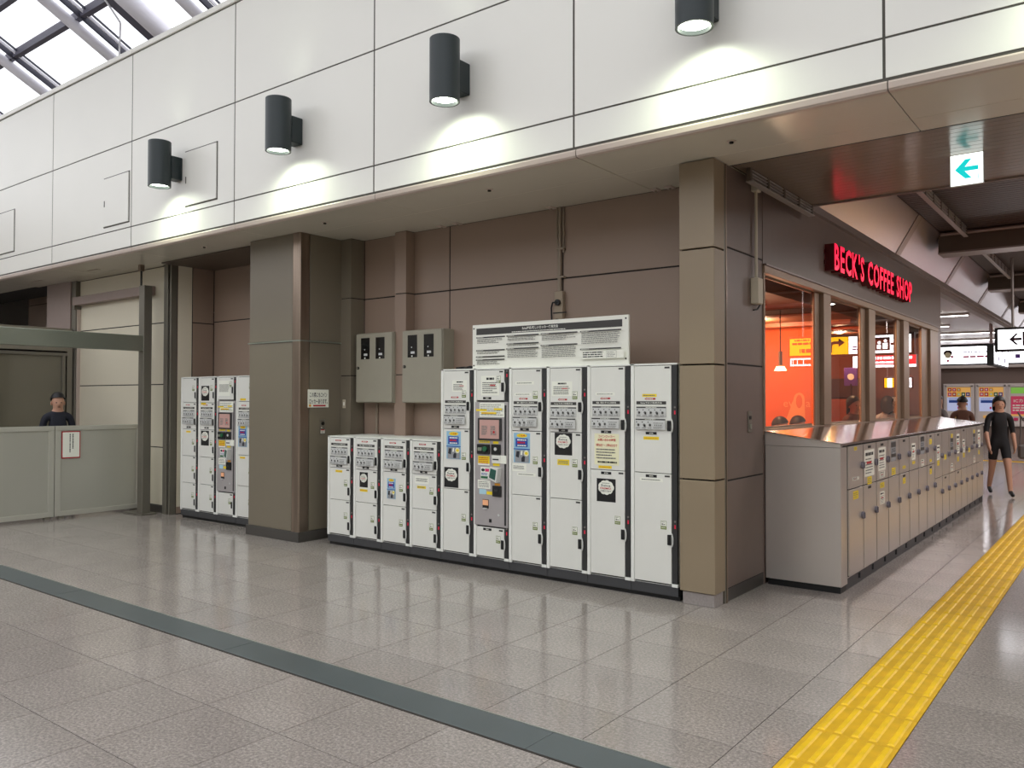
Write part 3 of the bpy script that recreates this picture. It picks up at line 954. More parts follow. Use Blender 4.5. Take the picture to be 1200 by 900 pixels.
# ------------------------------------------------------------------ coin lockers
CW = 0.4245
LY = 5.97
DX0, DX1 = 0.036, 0.368          # door
SX0, SX1 = 0.374, 0.420          # dark control strip
LT, LB = 1.90, 0.128

def door_me(h):
    key = ('door', round(h, 3))
    if key not in TXT:
        TXT[key] = MB().box(0, DX1-DX0, -0.008, 0.014, 0.003, h-0.003, 'locker_grey', 0.002).mesh('door')
    return TXT[key]
grip = MB().box(-0.034, -0.001, -0.016, -0.006, -0.042, 0.042, 'black', 0.004)
arc = [(0.0, -0.010, 0.054), (0.010, -0.016, 0.047), (0.018, -0.02, 0.022), (0.019, -0.02, 0.0), (0.018, -0.02, -0.026), (0.010, -0.016, -0.05), (0.0, -0.010, -0.056)]
grip.tube(arc, 0.0055, 'handle_white', 6)
GRIP = grip.mesh('handle')
LEDM = MB().box(-0.0055, 0.0055, -0.003, 0.0, -0.015, 0.015, 'led_red').mesh('indicator')
LEDW = MB().cyl((0,-0.004,0), (0,0,0), 0.008, 'ink_grey', 10).mesh('key_eye')
NUM = MB().box(-0.022, 0.022, -0.0095, -0.007, -0.007, 0.007, 'header_grey').mesh('number_plate')
mb = MB(); s_ = Sheet(mb, -0.008); s_.rect(-0.026, -0.032, 0.026, 0.036, 'label_olive'); s_.rect(-0.023, -0.006, 0.023, 0.033, 'paper'); s_.lines(-0.018, 0.022, 0.02, 0.03, 1, 'ink_grey', seed=2, dash=0.006); s_.rect(-0.016, 0.002, -0.004, 0.016, 'ink_grey'); s_.rect(0.0, 0.004, 0.014, 0.01, 'ink'); s_.lines(-0.02, -0.024, 0.02, -0.014, 1, 'paper', seed=4, dash=0.006)
INFO = mb.mesh('info_label')

def stk_yellow(w, h, seed, two=False):
    mb = MB(); s_ = Sheet(mb, -0.008); s_.rect(-w/2, -h/2, w/2, h/2, 'label_yellow'); s_.lines(-w*.44, -h*.3, w*.44, h*.3, 2 if two else 1, 'label_orange' if seed % 2 else 'ink_grey', 0.5, seed, 0.1, 0.008)
    return mb
def stk_note(w, h, seed, n=5, head=True):
    mb = MB(); s_ = Sheet(mb, -0.008); s_.rect(-w/2, -h/2, w/2, h/2, 'paper')
    if head:
        s_.lines(-w*.2, h*.28, w*.22, h*.42, 1, 'ink', 0.8, seed, 0.0, 0.012)
        s_.lines(-w*.42, -h*.40, w*.42, h*.2, n, 'ink_grey', 0.45, seed+1, 0.35, 0.008)
        s_.lines(0.0, -h*.05, w*.3, h*.08, 1, 'ink_red', 0.5, seed+2, 0.1, 0.008)
    else:
        s_.lines(-w*.42, -h*.25, w*.42, h*.25, n, 'ink_grey', 0.5, seed, 0.1, 0.008)
    return mb
def stk_black(w=0.128, h=0.16):
    mb = MB(); s_ = Sheet(mb, -0.008); s_.rect(-w/2, -h/2, w/2, h/2, 'black')
    cy = h*0.12
    for i in range(9):
        a = 2*math.pi*i/9
        s_.disc(w*0.25*math.cos(a), cy+h*0.16*math.sin(a), w*0.17, 'paper', 12)
    s_.disc(0, cy, w*0.33, 'paper', 16, h*0.22)
    s_.lines(-w*.2, cy+h*.17, w*.2, cy+h*.21, 1, 'ink_grey', 0.6, 5, 0.0, 0.006)
    s_.text('Suica', 0, cy+h*0.09, h*0.10, 'ink', width=w*0.5, bold=0.01)
    s_.text('PASMO', 0, cy-h*0.035, h*0.085, 'ink_red', width=w*0.56, bold=0.015)
    s_.text('ご利用できます', 0, cy-h*0.15, h*0.07, 'ink', width=w*0.6, bold=0.01)
    return mb
def stk_blue(w=0.125, h=0.21):
    mb = MB(); s_ = Sheet(mb, -0.008); s_.rect(-w/2, -h/2, w/2, h/2, 'poster_blue')
    pts = []
    for i in range(24):
        a = 2*math.pi*i/24; r_ = 1.0 if i % 2 == 0 else 0.8
        pts.append((w*0.36*r_*math.cos(a), h*0.41+h*0.075*r_*math.sin(a)))
    s_.poly(pts, 'label_yellow')
    s_.text('ご注意', 0, h*0.41, h*0.06, 'ink_red', width=w*0.4, bold=0.02)
    s_.rect(-w*.38, h*.03, w*.36, h*.32, 'poster_navy')
    s_.rect(-w*.5, -h*.06, w*.5, -h*.03, 'poster_navy')
    s_.lines(-w*.28, h*.24, w*.28, h*.29, 1, 'paper', 0.8, 1, 0.0, 0.012)
    s_.lines(-w*.26, h*.14, w*.2, h*.21, 1, 'ink_red', 0.9, 2, 0.0, 0.014)
    s_.lines(-w*.26, h*.05, w*.28, h*.10, 1, 'paper', 0.8, 3, 0.0, 0.012)
    s_.rect(-w*.40, -h*.48, w*.44, -h*.08, 'poster_grey')
    s_.poly([(-w*.36,-h*.3),(-w*.16,-h*.34),(-w*.12,-h*.12),(-w*.3,-h*.12)], 'poster_dark')
    s_.poly([(w*.0,-h*.46),(w*.2,-h*.46),(w*.22,-h*.3),(w*.1,-h*.26),(w*.0,-h*.34)], 'poster_dark')
    s_.disc(w*.3, -h*.18, w*.16, 'paper_cream', 14, h*.1)
    s_.disc(w*.3, -h*.18, w*.1, 'label_yellow', 12, h*.05)
    s_.poly([(-w*.05,-h*.24),(w*.05,-h*.24),(w*.08,-h*.1),(-w*.02,-h*.1)], 'paper')
    return mb
def stk_cream(w=0.24, h=0.265):
    mb = MB(); s_ = Sheet(mb, -0.008); s_.rect(-w/2, -h/2, w/2, h/2, 'paper_cream')
    s_.text('コインロッカー', 0, h*.41, h*.085, 'ink_red', width=w*.66, bold=0.02)
    s_.text('お問い合わせ時間', 0, h*.30, h*.085, 'ink_red', width=w*.72, bold=0.02)
    s_.text('9時00分 ～ 17時00分まで', 0, h*.13, h*.10, 'ink_red', width=w*.86, bold=0.01)
    s_.lines(-w*.42, -h*.32, w*.42, h*.04, 4, 'ink_grey', 0.4, 8, 0.4, 0.009)
    s_.lines(-w*.36, -h*.44, w*.42, -h*.37, 1, 'ink', 0.7, 9, 0.0, 0.014)
    return mb
def stk_arrow(right):
    w = 0.10; h = 0.022
    mb = MB(); s_ = Sheet(mb, -0.008); k = 1 if right else -1
    pts = [(-k*w/2,-h*.32),(k*w*.3,-h*.32),(k*w*.3,-h*.5),(k*w*.5,0),(k*w*.3,h*.5),(k*w*.3,h*.32),(-k*w/2,h*.32)]
    s_.poly(pts if right else pts[::-1], 'arrow_red')
    s_.lines(-w*.36, -h*.14, w*.26, h*.14, 1, 'paper', 0.8, 3, 0.0, 0.008)
    return mb
def instr(kind):
    w, h = 0.27, 0.235
    mb = MB(); s_ = Sheet(mb, -0.008)
    s_.rect(-w/2, h/2-0.026, w/2, h/2, 'header_grey')
    s_.text('Suicaでのご利用方法' if kind == 's' else '現金・暗証番号でのご利用方法', 0, h/2-0.013, 0.015, 'paper', width=w*0.72, bold=0.01)
    s_.lines(-w*.45, h/2-0.040, w*.45, h/2-0.032, 1, 'paper', 0.6, 3, 0.05, 0.02)
    for top, bot, n in ((h/2-0.045, h/2-0.128, 5), (h/2-0.143, -h/2+0.004, 3)):
        s_.rect(-w/2, bot, w/2, top, 'header_grey')
        s_.rect(-w/2+0.001, bot+0.001, w/2-0.001, top-0.011, 'print_grey')
        s_.lines(-w*.18, top-0.009, w*.18, top-0.003, 1, 'paper', 0.7, n, 0.0, 0.01)
        rg = random.Random(n*3+(7 if kind == 's' else 0))
        cwid = w/5
        for i in range(n):
            u = -w/2+cwid*(i+0.5); v = (top-0.011+bot)/2
            s_.rect(u-cwid*.38, v+0.018, u-cwid*.22, v+0.026, 'ink')
            if i % 2 == 0:
                s_.rect(u-cwid*.18, v-0.012, u+cwid*.16, v+0.010, 'ink_grey')
                s_.rect(u-cwid*.08, v-0.006, u+cwid*.2, v+0.004, 'ink')
            else:
                s_.disc(u, v, 0.011, 'ink_grey', 9); s_.rect(u-0.002, v-0.016, u+0.014, v+0.002, 'ink')
            s_.lines(u-cwid*.38, v-0.030, u+cwid*.36, v-0.019, 2, 'ink_grey', 0.5, i+n, 0.2, 0.006)
        if n == 3:
            v = (top-0.011+bot)/2
            s_.lines(w*.12, v+0.012, w*.46, v+0.02, 1, 'ink_grey', 0.6, 9, 0.1, 0.008)
            for q in range(4):
                s_.rect(w*.16+q*0.018, v-0.006, w*.16+q*0.018+0.007, v+0.004, 'ink')
            s_.lines(w*.12, v-0.030, w*.46, v-0.012, 3, 'ink_grey', 0.45, 11, 0.2, 0.006)
    return mb
def price(txt):
    mb = MB(); s_ = Sheet(mb, -0.008); s_.rect(-0.05, -0.011, 0.05, 0.011, 'black'); s_.text(txt, 0, 0, 0.013, 'paper', bold=0.01)
    return mb
STK = {}
def stick(door, dz, key, u, z, maker, *a, **kw):
    """key, absolute column u and height z of the centre"""
    if key not in STK:
        STK[key] = maker(*a).mesh(kw.get('name', 'sticker'))
    return link(kw.get('name', 'sticker'), STK[key], door, (u-DX0, 0, z-dz))

def column(x, y, top, doors, label, group, depth=0.6, name='coin_locker', rz=0.0, led=True):
    """doors: list of (z0, z1, handle_offset or None)"""
    t = empty(name, (x, y, 0), rz, label=label, cat='locker', group=group)
    body = MB()
    body.box(0.002, CW-0.002, 0.014, depth, 0.11, top, 'locker_frame')
    body.box(0.002, DX0-0.003, -0.010, 0.02, 0.11, top, 'locker_frame', 0.002)
    body.box(0.002, CW-0.002, -0.010, 0.02, top-0.014, top, 'locker_frame', 0.002)
    body.box(DX0-0.003, CW-0.002, 0.0125, 0.0145, 0.118, top-0.014, 'dark_gap')
    body.box(SX0-0.004, CW-0.002, -0.010, 0.02, 0.11, 0.135, 'locker_frame', 0.002)
    obj('body', body, t)
    pb = MB().box(0.0015, CW-0.0015, 0.0, depth-0.03, 0.035, 0.112, 'locker_plinth', 0.002)
    pb.box(0.0, CW, 0.03, depth-0.05, 0, 0.04, 'black')
    obj('plinth', pb, t)
    st = obj('control_strip', MB().box(SX0, SX1, -0.007, 0.014, 0.136, top-0.016, 'locker_strip', 0.002), t)
    ds = []
    for (z0, z1, ho) in doors:
        d = link('door', door_me(z1-z0), t, (DX0, 0, z0))
        link('number_plate', NUM, d, (DX1-DX0-0.035, 0, z1-z0-0.02))
        if ho is not None:
            link('handle', GRIP, d, (DX1-DX0, 0, ho))
            link('indicator', LEDM, st, ((SX0+SX1)/2+0.004, -0.007, z0+ho+0.108))
            link('key_eye', LEDW, st, ((SX0+SX1)/2+0.004, -0.007, z0+ho+0.15))
            st2 = MB
        ds.append((d, z0))
    return t, ds
def info(d, z):
    link('info_label', INFO, d[0], (0.30-DX0, 0, z-d[1]))

GRP = 'coin lockers along the brown wall'
# low lockers, three doors each
zs3 = [LB, 0.503, 0.853, 1.184]
LOWL = ['low grey coin locker with a yellow strip on its middle door, against the olive pillar',
        'low grey coin locker with a black cloud sticker on its middle door',
        'low grey coin locker with a light blue poster on its middle door',
        'low grey coin locker with a white note and yellow strip, against the tall lockers']
for i in range(4):
    t, d = column(-7.155+CW*i, LY, 1.20, [(zs3[0], zs3[1], 0.10), (zs3[1], zs3[2], 0.10), (zs3[2], zs3[3], 0.095)], LOWL[i], GRP)
    stick(d[2][0], d[2][1], 'arrowR', 0.18, 1.152, stk_arrow, True, name='arrow_sticker')
    stick(d[2][0], d[2][1], 'ins'+'sc'[i % 2], 0.195, 1.006, instr, 'sc'[i % 2], name='instruction_panel')
    stick(d[2][0], d[2][1], '400', 0.195, 0.874, price, '¥400', name='price_plate')
    info(d[0], 0.335); info(d[1], 0.69)
    if i == 0: stick(d[1][0], d[1][1], 'y1', 0.19, 0.815, stk_yellow, 0.11, 0.024, 1)
    if i == 1:
        stick(d[1][0], d[1][1], 'black', 0.165, 0.745, stk_black); stick(d[1][0], d[1][1], 'y2', 0.165, 0.632, stk_yellow, 0.12, 0.026, 3)
    if i == 2: stick(d[1][0], d[1][1], 'blue', 0.16, 0.68, stk_blue, name='poster')
    if i == 3:
        stick(d[1][0], d[1][1], 'n0', 0.17, 0.795, stk_note, 0.19, 0.075, 31, 3, False, name='paper_note'); stick(d[1][0], d[1][1], 'y3', 0.165, 0.722, stk_yellow, 0.12, 0.026, 2)
# tall lockers
zt3 = [LB, 0.735, 1.318, 1.884]
TALL = {0: 'tall grey coin locker with blue poster and black sticker, beside the low lockers',
        2: 'tall grey coin locker with a blue poster, beside the lit payment terminal',
        3: 'tall grey three-door coin locker with a black sticker between plainer lockers',
        4: 'tall two-door coin locker with a cream notice in red lettering',
        5: 'tall two-door coin locker standing against the tan pillar'}
X0T = -7.155+CW*4
t, d = column(X0T, LY, LT, [(zt3[0], zt3[1], 0.23), (zt3[1], zt3[2], 0.22), (zt3[2], zt3[3], 0.222)], TALL[0], GRP)
stick(d[2][0], d[2][1], 'n1', 0.245, 1.735, stk_note, 0.19, 0.11, 5, 5, True, name='paper_note')
stick(d[2][0], d[2][1], 'arrowR', 0.185, 1.625, stk_arrow, True, name='arrow_sticker')
stick(d[2][0], d[2][1], 'inss', 0.19, 1.478, instr, 's', name='instruction_panel')
stick(d[2][0], d[2][1], '500', 0.19, 1.338, price, '¥500', name='price_plate')
stick(d[1][0], d[1][1], 'blueL', 0.17, 1.16, stk_blue, 0.185, 0.27, name='poster')
stick(d[1][0], d[1][1], 'blackL', 0.14, 0.845, stk_black, 0.185, 0.195)
info(d[2], 1.655); info(d[1], 1.055); info(d[0], 0.465)
t, d = column(X0T+CW*2, LY, LT, [(zt3[0], zt3[1], 0.23), (zt3[1], zt3[2], 0.22), (zt3[2], zt3[3], 0.222)], TALL[2], GRP)
stick(d[2][0], d[2][1], 'w1', 0.18, 1.755, stk_note, 0.21, 0.028, 12, 1, False, name='paper_note')
stick(d[2][0], d[2][1], 'w2', 0.16, 1.652, stk_note, 0.19, 0.024, 13, 1, False, name='paper_note')
stick(d[2][0], d[2][1], 'arrowL', 0.165, 1.612, stk_arrow, False, name='arrow_sticker')
stick(d[2][0], d[2][1], 'insc', 0.19, 1.472, instr, 'c', name='instruction_panel')
stick(d[2][0], d[2][1], '500', 0.18, 1.334, price, '¥500', name='price_plate')
stick(d[1][0], d[1][1], 'blueL', 0.15, 1.165, stk_blue, 0.185, 0.27, name='poster')
stick(d[1][0], d[1][1], 'n2', 0.12, 0.985, stk_note, 0.16, 0.07, 15, 3, False, name='paper_note')
stick(d[1][0], d[1][1], 'w1', 0.20, 0.925, stk_note, 0.21, 0.028, 12, 1, False, name='paper_note')
info(d[2], 1.645); info(d[1], 1.055); info(d[0], 0.465)
t, d = column(X0T+CW*3, LY, LT, [(zt3[0], zt3[1], 0.23), (zt3[1], zt3[2], 0.22), (zt3[2], zt3[3], 0.222)], TALL[3], GRP)
stick(d[2][0], d[2][1], 'n3', 0.165, 1.70, stk_note, 0.215, 0.13, 6, 5, True, name='paper_note')
stick(d[2][0], d[2][1], 'arrowL', 0.17, 1.605, stk_arrow, False, name='arrow_sticker')
stick(d[2][0], d[2][1], 'inss', 0.18, 1.465, instr, 's', name='instruction_panel')
stick(d[2][0], d[2][1], '500', 0.18, 1.334, price, '¥500', name='price_plate')
stick(d[1][0], d[1][1], 'blackL', 0.18, 1.215, stk_black, 0.185, 0.195)
stick(d[1][0], d[1][1], 'y4', 0.18, 1.055, stk_yellow, 0.125, 0.05, 4, True)
info(d[2], 1.64); info(d[1], 1.05); info(d[0], 0.465)
for c in (4, 5):
    t, d = column(X0T+CW*c, LY, LT, [(LB, 1.01, 0.355), (1.01, 1.884, 0.385)], TALL[c], GRP)
    stick(d[1][0], d[1][1], 'arrowL', 0.18, 1.615 if c == 4 else 1.612, stk_arrow, False, name='arrow_sticker')
    stick(d[1][0], d[1][1], 'ins'+('c' if c == 4 else 's'), 0.19, 1.475, instr, 'c' if c == 4 else 's', name='instruction_panel')
    stick(d[1][0], d[1][1], '700', 0.19, 1.332, price, '¥700', name='price_plate')
    stick(d[0][0], d[0][1], '700', 0.19, 0.985, price, '¥700', name='price_plate')
    info(d[0], 0.595)
    if c == 4:
        stick(d[1][0], d[1][1], 'w2', 0.18, 1.652, stk_note, 0.19, 0.024, 13, 1, False, name='paper_note')
        stick(d[1][0], d[1][1], 'cream', 0.195, 1.185, stk_cream, name='paper_notice')
        stick(d[1][0], d[1][1], 'y5', 0.18, 1.035, stk_yellow, 0.13, 0.024, 5)
        stick(d[0][0], d[0][1], 'blackL', 0.19, 0.84, stk_black, 0.185, 0.195)
    else:
        stick(d[1][0], d[1][1], 'y6', 0.175, 1.64, stk_yellow, 0.13, 0.024, 6)
        stick(d[1][0], d[1][1], 'y7', 0.19, 1.292, stk_yellow, 0.14, 0.026, 7)
        stick(d[0][0], d[0][1], 'w1', 0.19, 0.955, stk_note, 0.21, 0.028, 12, 1, False, name='paper_note')

def terminal(x, y, top, label, group, lit=True):
    zt, zb = (1.582, 0.418)
    t, d = column(x, y, top, [(LB, zb-0.012, 0.13), (zt+0.012, top-0.016, 0.125)], label, group, name='locker_terminal')
    pan = MB().box(DX0-0.02, SX1-0.004, -0.012, 0.014, zb, zt, 'terminal_grey', 0.003)
    pan.box(SX0+0.002, SX0+0.024, -0.0135, -0.01, zb+0.02, zt-0.03, 'locker_strip')
    p = obj('terminal_panel', pan, t)
    Y0 = -0.012
    def sheet(name, f):
        mb = MB(); f(Sheet(mb, Y0)); obj(name, mb, p)
    def f1(s_):
        s_.rect(0.075, 1.44, 0.375, 1.572, 'paper'); s_.lines(0.085, 1.452, 0.365, 1.562, 6, 'ink_grey' , 0.35, 41, 0.3, 0.012)
        s_.rect(0.035, 1.495, 0.165, 1.513, 'label_yellow'); s_.rect(0.25, 1.505, 0.345, 1.523, 'label_yellow'); s_.rect(0.1, 1.468, 0.28, 1.486, 'label_yellow'); s_.lines(0.11, 1.472, 0.27, 1.482, 1, 'ink_red', 0.5, 44)
    sheet('poster', f1)
    fr_ = MB().box(0.065, 0.345, -0.03, -0.011, 1.222, 1.43, 'locker_strip', 0.004)
    sc_ = obj('screen', fr_, p)
    mb = MB(); s_ = Sheet(mb, -0.030); s_.rect(0.09, 1.238, 0.325, 1.414, 'screen_pink'); s_.lines(0.115, 1.27, 0.19, 1.36, 6, 'ink_grey', 0.6, 51, 0.2, 0.02); s_.lines(0.225, 1.27, 0.30, 1.36, 6, 'ink_grey', 0.6, 52, 0.3, 0.02); s_.disc(0.265, 1.30, 0.012, 'ink_red', 10)
    obj('display', mb, sc_)
    for nm, fn in (
        ('sticker', lambda q: (q.rect(0.07, 1.195, 0.20, 1.217, 'label_yellow'), q.lines(0.08, 1.2, 0.19, 1.212, 1, 'ink_grey', 0.5, 3))),
        ('sticker', lambda q: q.rect(0.24, 1.19, 0.305, 1.214, 'label_yellow')),
        ('paper_note', lambda q: (q.rect(0.06, 0.985, 0.20, 1.072, 'label_yellow'), q.lines(0.07, 0.995, 0.19, 1.062, 4, 'ink_red', 0.4, 61, 0.1, 0.012), q.rect(0.06, 0.985, 0.20, 1.0, 'paper'))),
        ('sticker', lambda q: q.rect(0.24, 0.985, 0.32, 1.018, 'label_yellow')),
        ('card_sticker', lambda q: (q.rect(0.09, 0.852, 0.20, 0.968, 'paper'), q.disc(0.12, 0.94, 0.022, 'ink', 10, 0.014), q.rect(0.145, 0.926, 0.195, 0.954, 'label_pink'), q.lines(0.1, 0.89, 0.19, 0.915, 2, 'poster_navy', 0.5, 5), q.rect(0.095, 0.86, 0.195, 0.882, 'label_green'))),
        ('paper_note', lambda q: (q.rect(0.055, 0.765, 0.21, 0.845, 'paper'), q.lines(0.065, 0.775, 0.2, 0.835, 4, 'ink_grey', 0.4, 62, 0.2, 0.012))),
        ('sticker', lambda q: q.rect(0.075, 0.712, 0.16, 0.758, 'label_blue')),
        ('sticker', lambda q: q.rect(0.165, 0.712, 0.235, 0.742, 'label_yellow')),
        ('sticker', lambda q: q.rect(0.26, 0.802, 0.325, 0.824, 'label_orange'))):
        sheet(nm, fn)
    cu = obj('coin_unit', MB().box(0.055, 0.205, -0.03, -0.011, 1.09, 1.183, 'black', 0.004), p)
    obj('coin_knob', MB().cyl((0.16,-0.045,1.14), (0.16,-0.029,1.14), 0.024, 'label_green', 14).box(0.07, 0.12, -0.036, -0.029, 1.12, 1.15, 'rail_steel', 0.002), cu)
    cb = obj('button_unit', MB().box(0.225, 0.335, -0.026, -0.011, 1.09, 1.186, 'black', 0.004), p)
    obj('button', MB().cyl((0.28,-0.032,1.142), (0.28,-0.025,1.142), 0.016, 'print_grey', 12), cb)
    obj('bill_slot', MB().box(0.235, 0.335, -0.028, -0.011, 1.01, 1.082, 'locker_grey', 0.004).box(0.25, 0.32, -0.03, -0.027, 1.04, 1.052, 'black'), p)
    obj('paper_tag', MB().box(0.335, 0.40, -0.02, -0.012, 1.01, 1.085, 'paper'), p)
    rd = MB()
    rd.add([(0.19,-0.03,0.865),(0.325,-0.075,0.835),(0.345,-0.075,0.965),(0.215,-0.03,0.975),(0.19,-0.011,0.865),(0.325,-0.011,0.835),(0.345,-0.011,0.965),(0.215,-0.011,0.975)],
           [(0,1,2,3),(1,5,6,2),(0,4,5,1),(3,2,6,7),(0,3,7,4)], 'handle_white')
    rd.add([(0.212,-0.0378,0.876),(0.308,-0.0698,0.856),(0.325,-0.0698,0.95),(0.23,-0.0378,0.962)], [(0,1,2,3)], 'screen_teal')
    obj('card_reader', rd, p)
    obj('receipt_slot', MB().box(0.24, 0.345, -0.026, -0.011, 0.70, 0.80, 'black', 0.004).box(0.27, 0.31, -0.03, -0.025, 0.745, 0.765, 'locker_strip'), p)
    obj('coin_return', MB().box(0.115, 0.19, -0.014, -0.011, 0.582, 0.665, 'black', 0.001).box(0.12, 0.185, -0.018, -0.012, 0.61, 0.66, 'coin_cup').box(0.13, 0.17, -0.03, -0.012, 0.575, 0.585, 'print_grey'), p)
    obj('keyhole', MB().cyl((0.31,-0.016,0.53), (0.31,-0.011,0.53), 0.012, 'print_grey', 10).box(0.195, 0.225, -0.0135, -0.011, 0.452, 0.485, 'black'), p)
    dt, zt_ = d[1]
    return t, d
t, d = terminal(X0T+CW, LY, LT, 'locker payment terminal with screen and card reader among the tall lockers', GRP)
mb = stk_note(0.22, 0.185, 71, 6, True); o = obj('paper_note', mb, d[1][0], (0.20-DX0, 0, 1.735-d[1][1]))
info(d[1], 1.79); info(d[0], 0.30)
stick(d[1][0], d[1][1], '400', 0.165, 1.617, price, '¥400', name='price_plate'); stick(d[0][0], d[0][1], '400', 0.17, 0.385, price, '¥400', name='price_plate')

# notice board on top of the tall lockers
nb = empty('locker_notice_board', (-5.10, 6.02, 1.901), label='wide white instruction board with a black title bar on top of the tall lockers', cat='notice board')
bw, bh = 1.715, 0.42
obj('panel', MB().box(0, bw, 0, 0.025, 0, bh, 'paper', 0.003), nb)
mb = MB(); s_ = Sheet(mb, 0.0)
s_.rect(0.05, bh-0.098, bw-0.06, bh-0.036, 'header_grey')
s_.text('Suica対応 新しいロッカー使用方法', 0.80, bh-0.058, 0.027, 'paper', width=0.40, bold=0.02)
s_.lines(0.48, bh-0.094, 1.08, bh-0.082, 1, 'paper', 0.6, 81, 0.0, 0.012)
cols = [(0.05, 0.40), (0.425, 0.795), (0.82, 1.215), (1.245, bw-0.06)]
lay = [[(0.0, 4), (0.125, 2), (0.185, 0), (0.215, 3)], [(0.0, 3), (0.075, 1), (0.12, 6)], [(0.0, 4), (0.105, 8)], [(0.0, 8), (0.155, 0)]]
for (a, b), L in zip(cols, lay):
    for q, (dz, n) in enumerate(L):
        z1 = bh-0.118-dz
        s_.rect(a, z1-0.012, b, z1, 'header_grey'); s_.lines(a+0.01, z1-0.009, a+0.09, z1-0.003, 1, 'paper', 0.7, q+n, 0.1, 0.01)
        if n: s_.lines(a+0.012, z1-0.016-n*0.0125, b-0.006, z1-0.016, n, 'ink_grey', 0.42, q*7+n, 0.35 if n < 5 else 0.08, 0.014)
s_.rect(1.25, 0.055, bw-0.03, 0.125, 'paper')
s_.lines(1.275, 0.065, 1.48, 0.12, 3, 'ink', 0.5, 91, 0.1, 0.018)
s_.rect(1.51, 0.06, 1.61, 0.12, 'ink_grey'); s_.rect(1.512, 0.062, 1.608, 0.118, 'paper'); s_.lines(1.52, 0.068, 1.60, 0.112, 4, 'ink_grey', 0.4, 93)
obj('print', mb, nb)
for u, v in ((0.02, 0.03), (0.02, bh-0.035), (bw-0.025, 0.05), (bw-0.025, bh-0.03)):
    obj('screw', MB().cyl((u,-0.004,v), (u,0.002,v), 0.008, 'baseboard_dark', 8), nb)
cb = empty('cable_bundle', (-5.38, 6.1, 1.9), label='tangle of black cable lying on top of the tall lockers', cat='cable')
obj('cable', MB().tube([(0,0,0.012),(0.07,0.05,0.02),(0.15,0.0,0.012),(0.22,0.06,0.022),(0.3,0.02,0.012)], 0.012, 'black', 6).tube([(0.02,0.07,0.012),(0.12,0.08,0.03),(0.26,0.07,0.012)], 0.01, 'black', 6), cb)

# ------------------------------------------------------------------ recess at the left with more lockers
RX = -10.65
pwall('wall_recess_side', (RX, 0, 0), SR, [6.19, 6.42, 6.76], [0, 0.92, 1.81, 2.69, 3.48], 'brown_panel')
pwall('wall_recess_back', (0, 6.76, 0), 0, [RX, -9.6, -8.4], [0, 0.92, 1.81, 2.72, 3.48], 'brown_panel')
struct('ceiling_recess', MB().box(RX, -8.4, 5.95, 6.85, 3.47, 3.485, 'beam_brown'))
RG = 'coin lockers in the wall recess'
zr = [LB, 0.48, 0.84, 1.20, 1.555, 1.884]
RT = ['grey five-door coin locker at the cream wall side of the recess', 'grey five-door coin locker with two black stickers in the recess', None, 'grey coin locker half hidden by the olive pillar in the recess']
RXL, RYL = -10.335, 6.08
for c in (0, 1, 3):
    zz = [LB, 0.515, 0.90, 1.29, 1.575, 1.884] if c == 3 else zr
    t, d = column(RXL+CW*c, RYL, LT, [(zz[k], zz[k+1], 0.10) for k in range(5)], RT[c], RG)
    stick(d[3][0], d[3][1], 'arrowR', 0.17, 1.525, stk_arrow, True, name='arrow_sticker')
    stick(d[3][0], d[3][1], 'ins'+'sccs'[c], 0.195, 1.38, instr, 'sccs'[c], name='instruction_panel')
    stick(d[3][0], d[3][1], '400', 0.195, 1.225 if c != 3 else 1.31, price, '¥400', name='price_plate')
    for k in (0, 1, 2, 4):
        info(d[k], d[k][1]+0.19)
    if c == 0: stick(d[2][0], d[2][1], 'y1', 0.19, 1.165, stk_yellow, 0.13, 0.026, 1)
    if c == 1:
        stick(d[4][0], d[4][1], 'blackL', 0.16, 1.68, stk_black, 0.185, 0.195); stick(d[2][0], d[2][1], 'blackL', 0.16, 1.09, stk_black, 0.185, 0.195)
        stick(d[3][0], d[3][1], 'y2', 0.12, 1.54, stk_yellow, 0.12, 0.026, 3)
    if c == 3:
        stick(d[4][0], d[4][1], 'y2', 0.15, 1.60, stk_yellow, 0.12, 0.026, 3); stick(d[2][0], d[2][1], 'blueL', 0.15, 1.14, stk_blue, 0.185, 0.27, name='poster'); stick(d[1][0], d[1][1], 'y1', 0.15, 0.87, stk_yellow, 0.13, 0.026, 1)
t, d = terminal(RXL+CW*2, RYL, LT, 'locker payment terminal standing in the wall recess', RG)
obj('paper_note', stk_note(0.26, 0.2, 72, 9, False), d[1][0], (0.165-DX0, 0, 1.745-d[1][1]))
info(d[1], 1.79); info(d[0], 0.30)

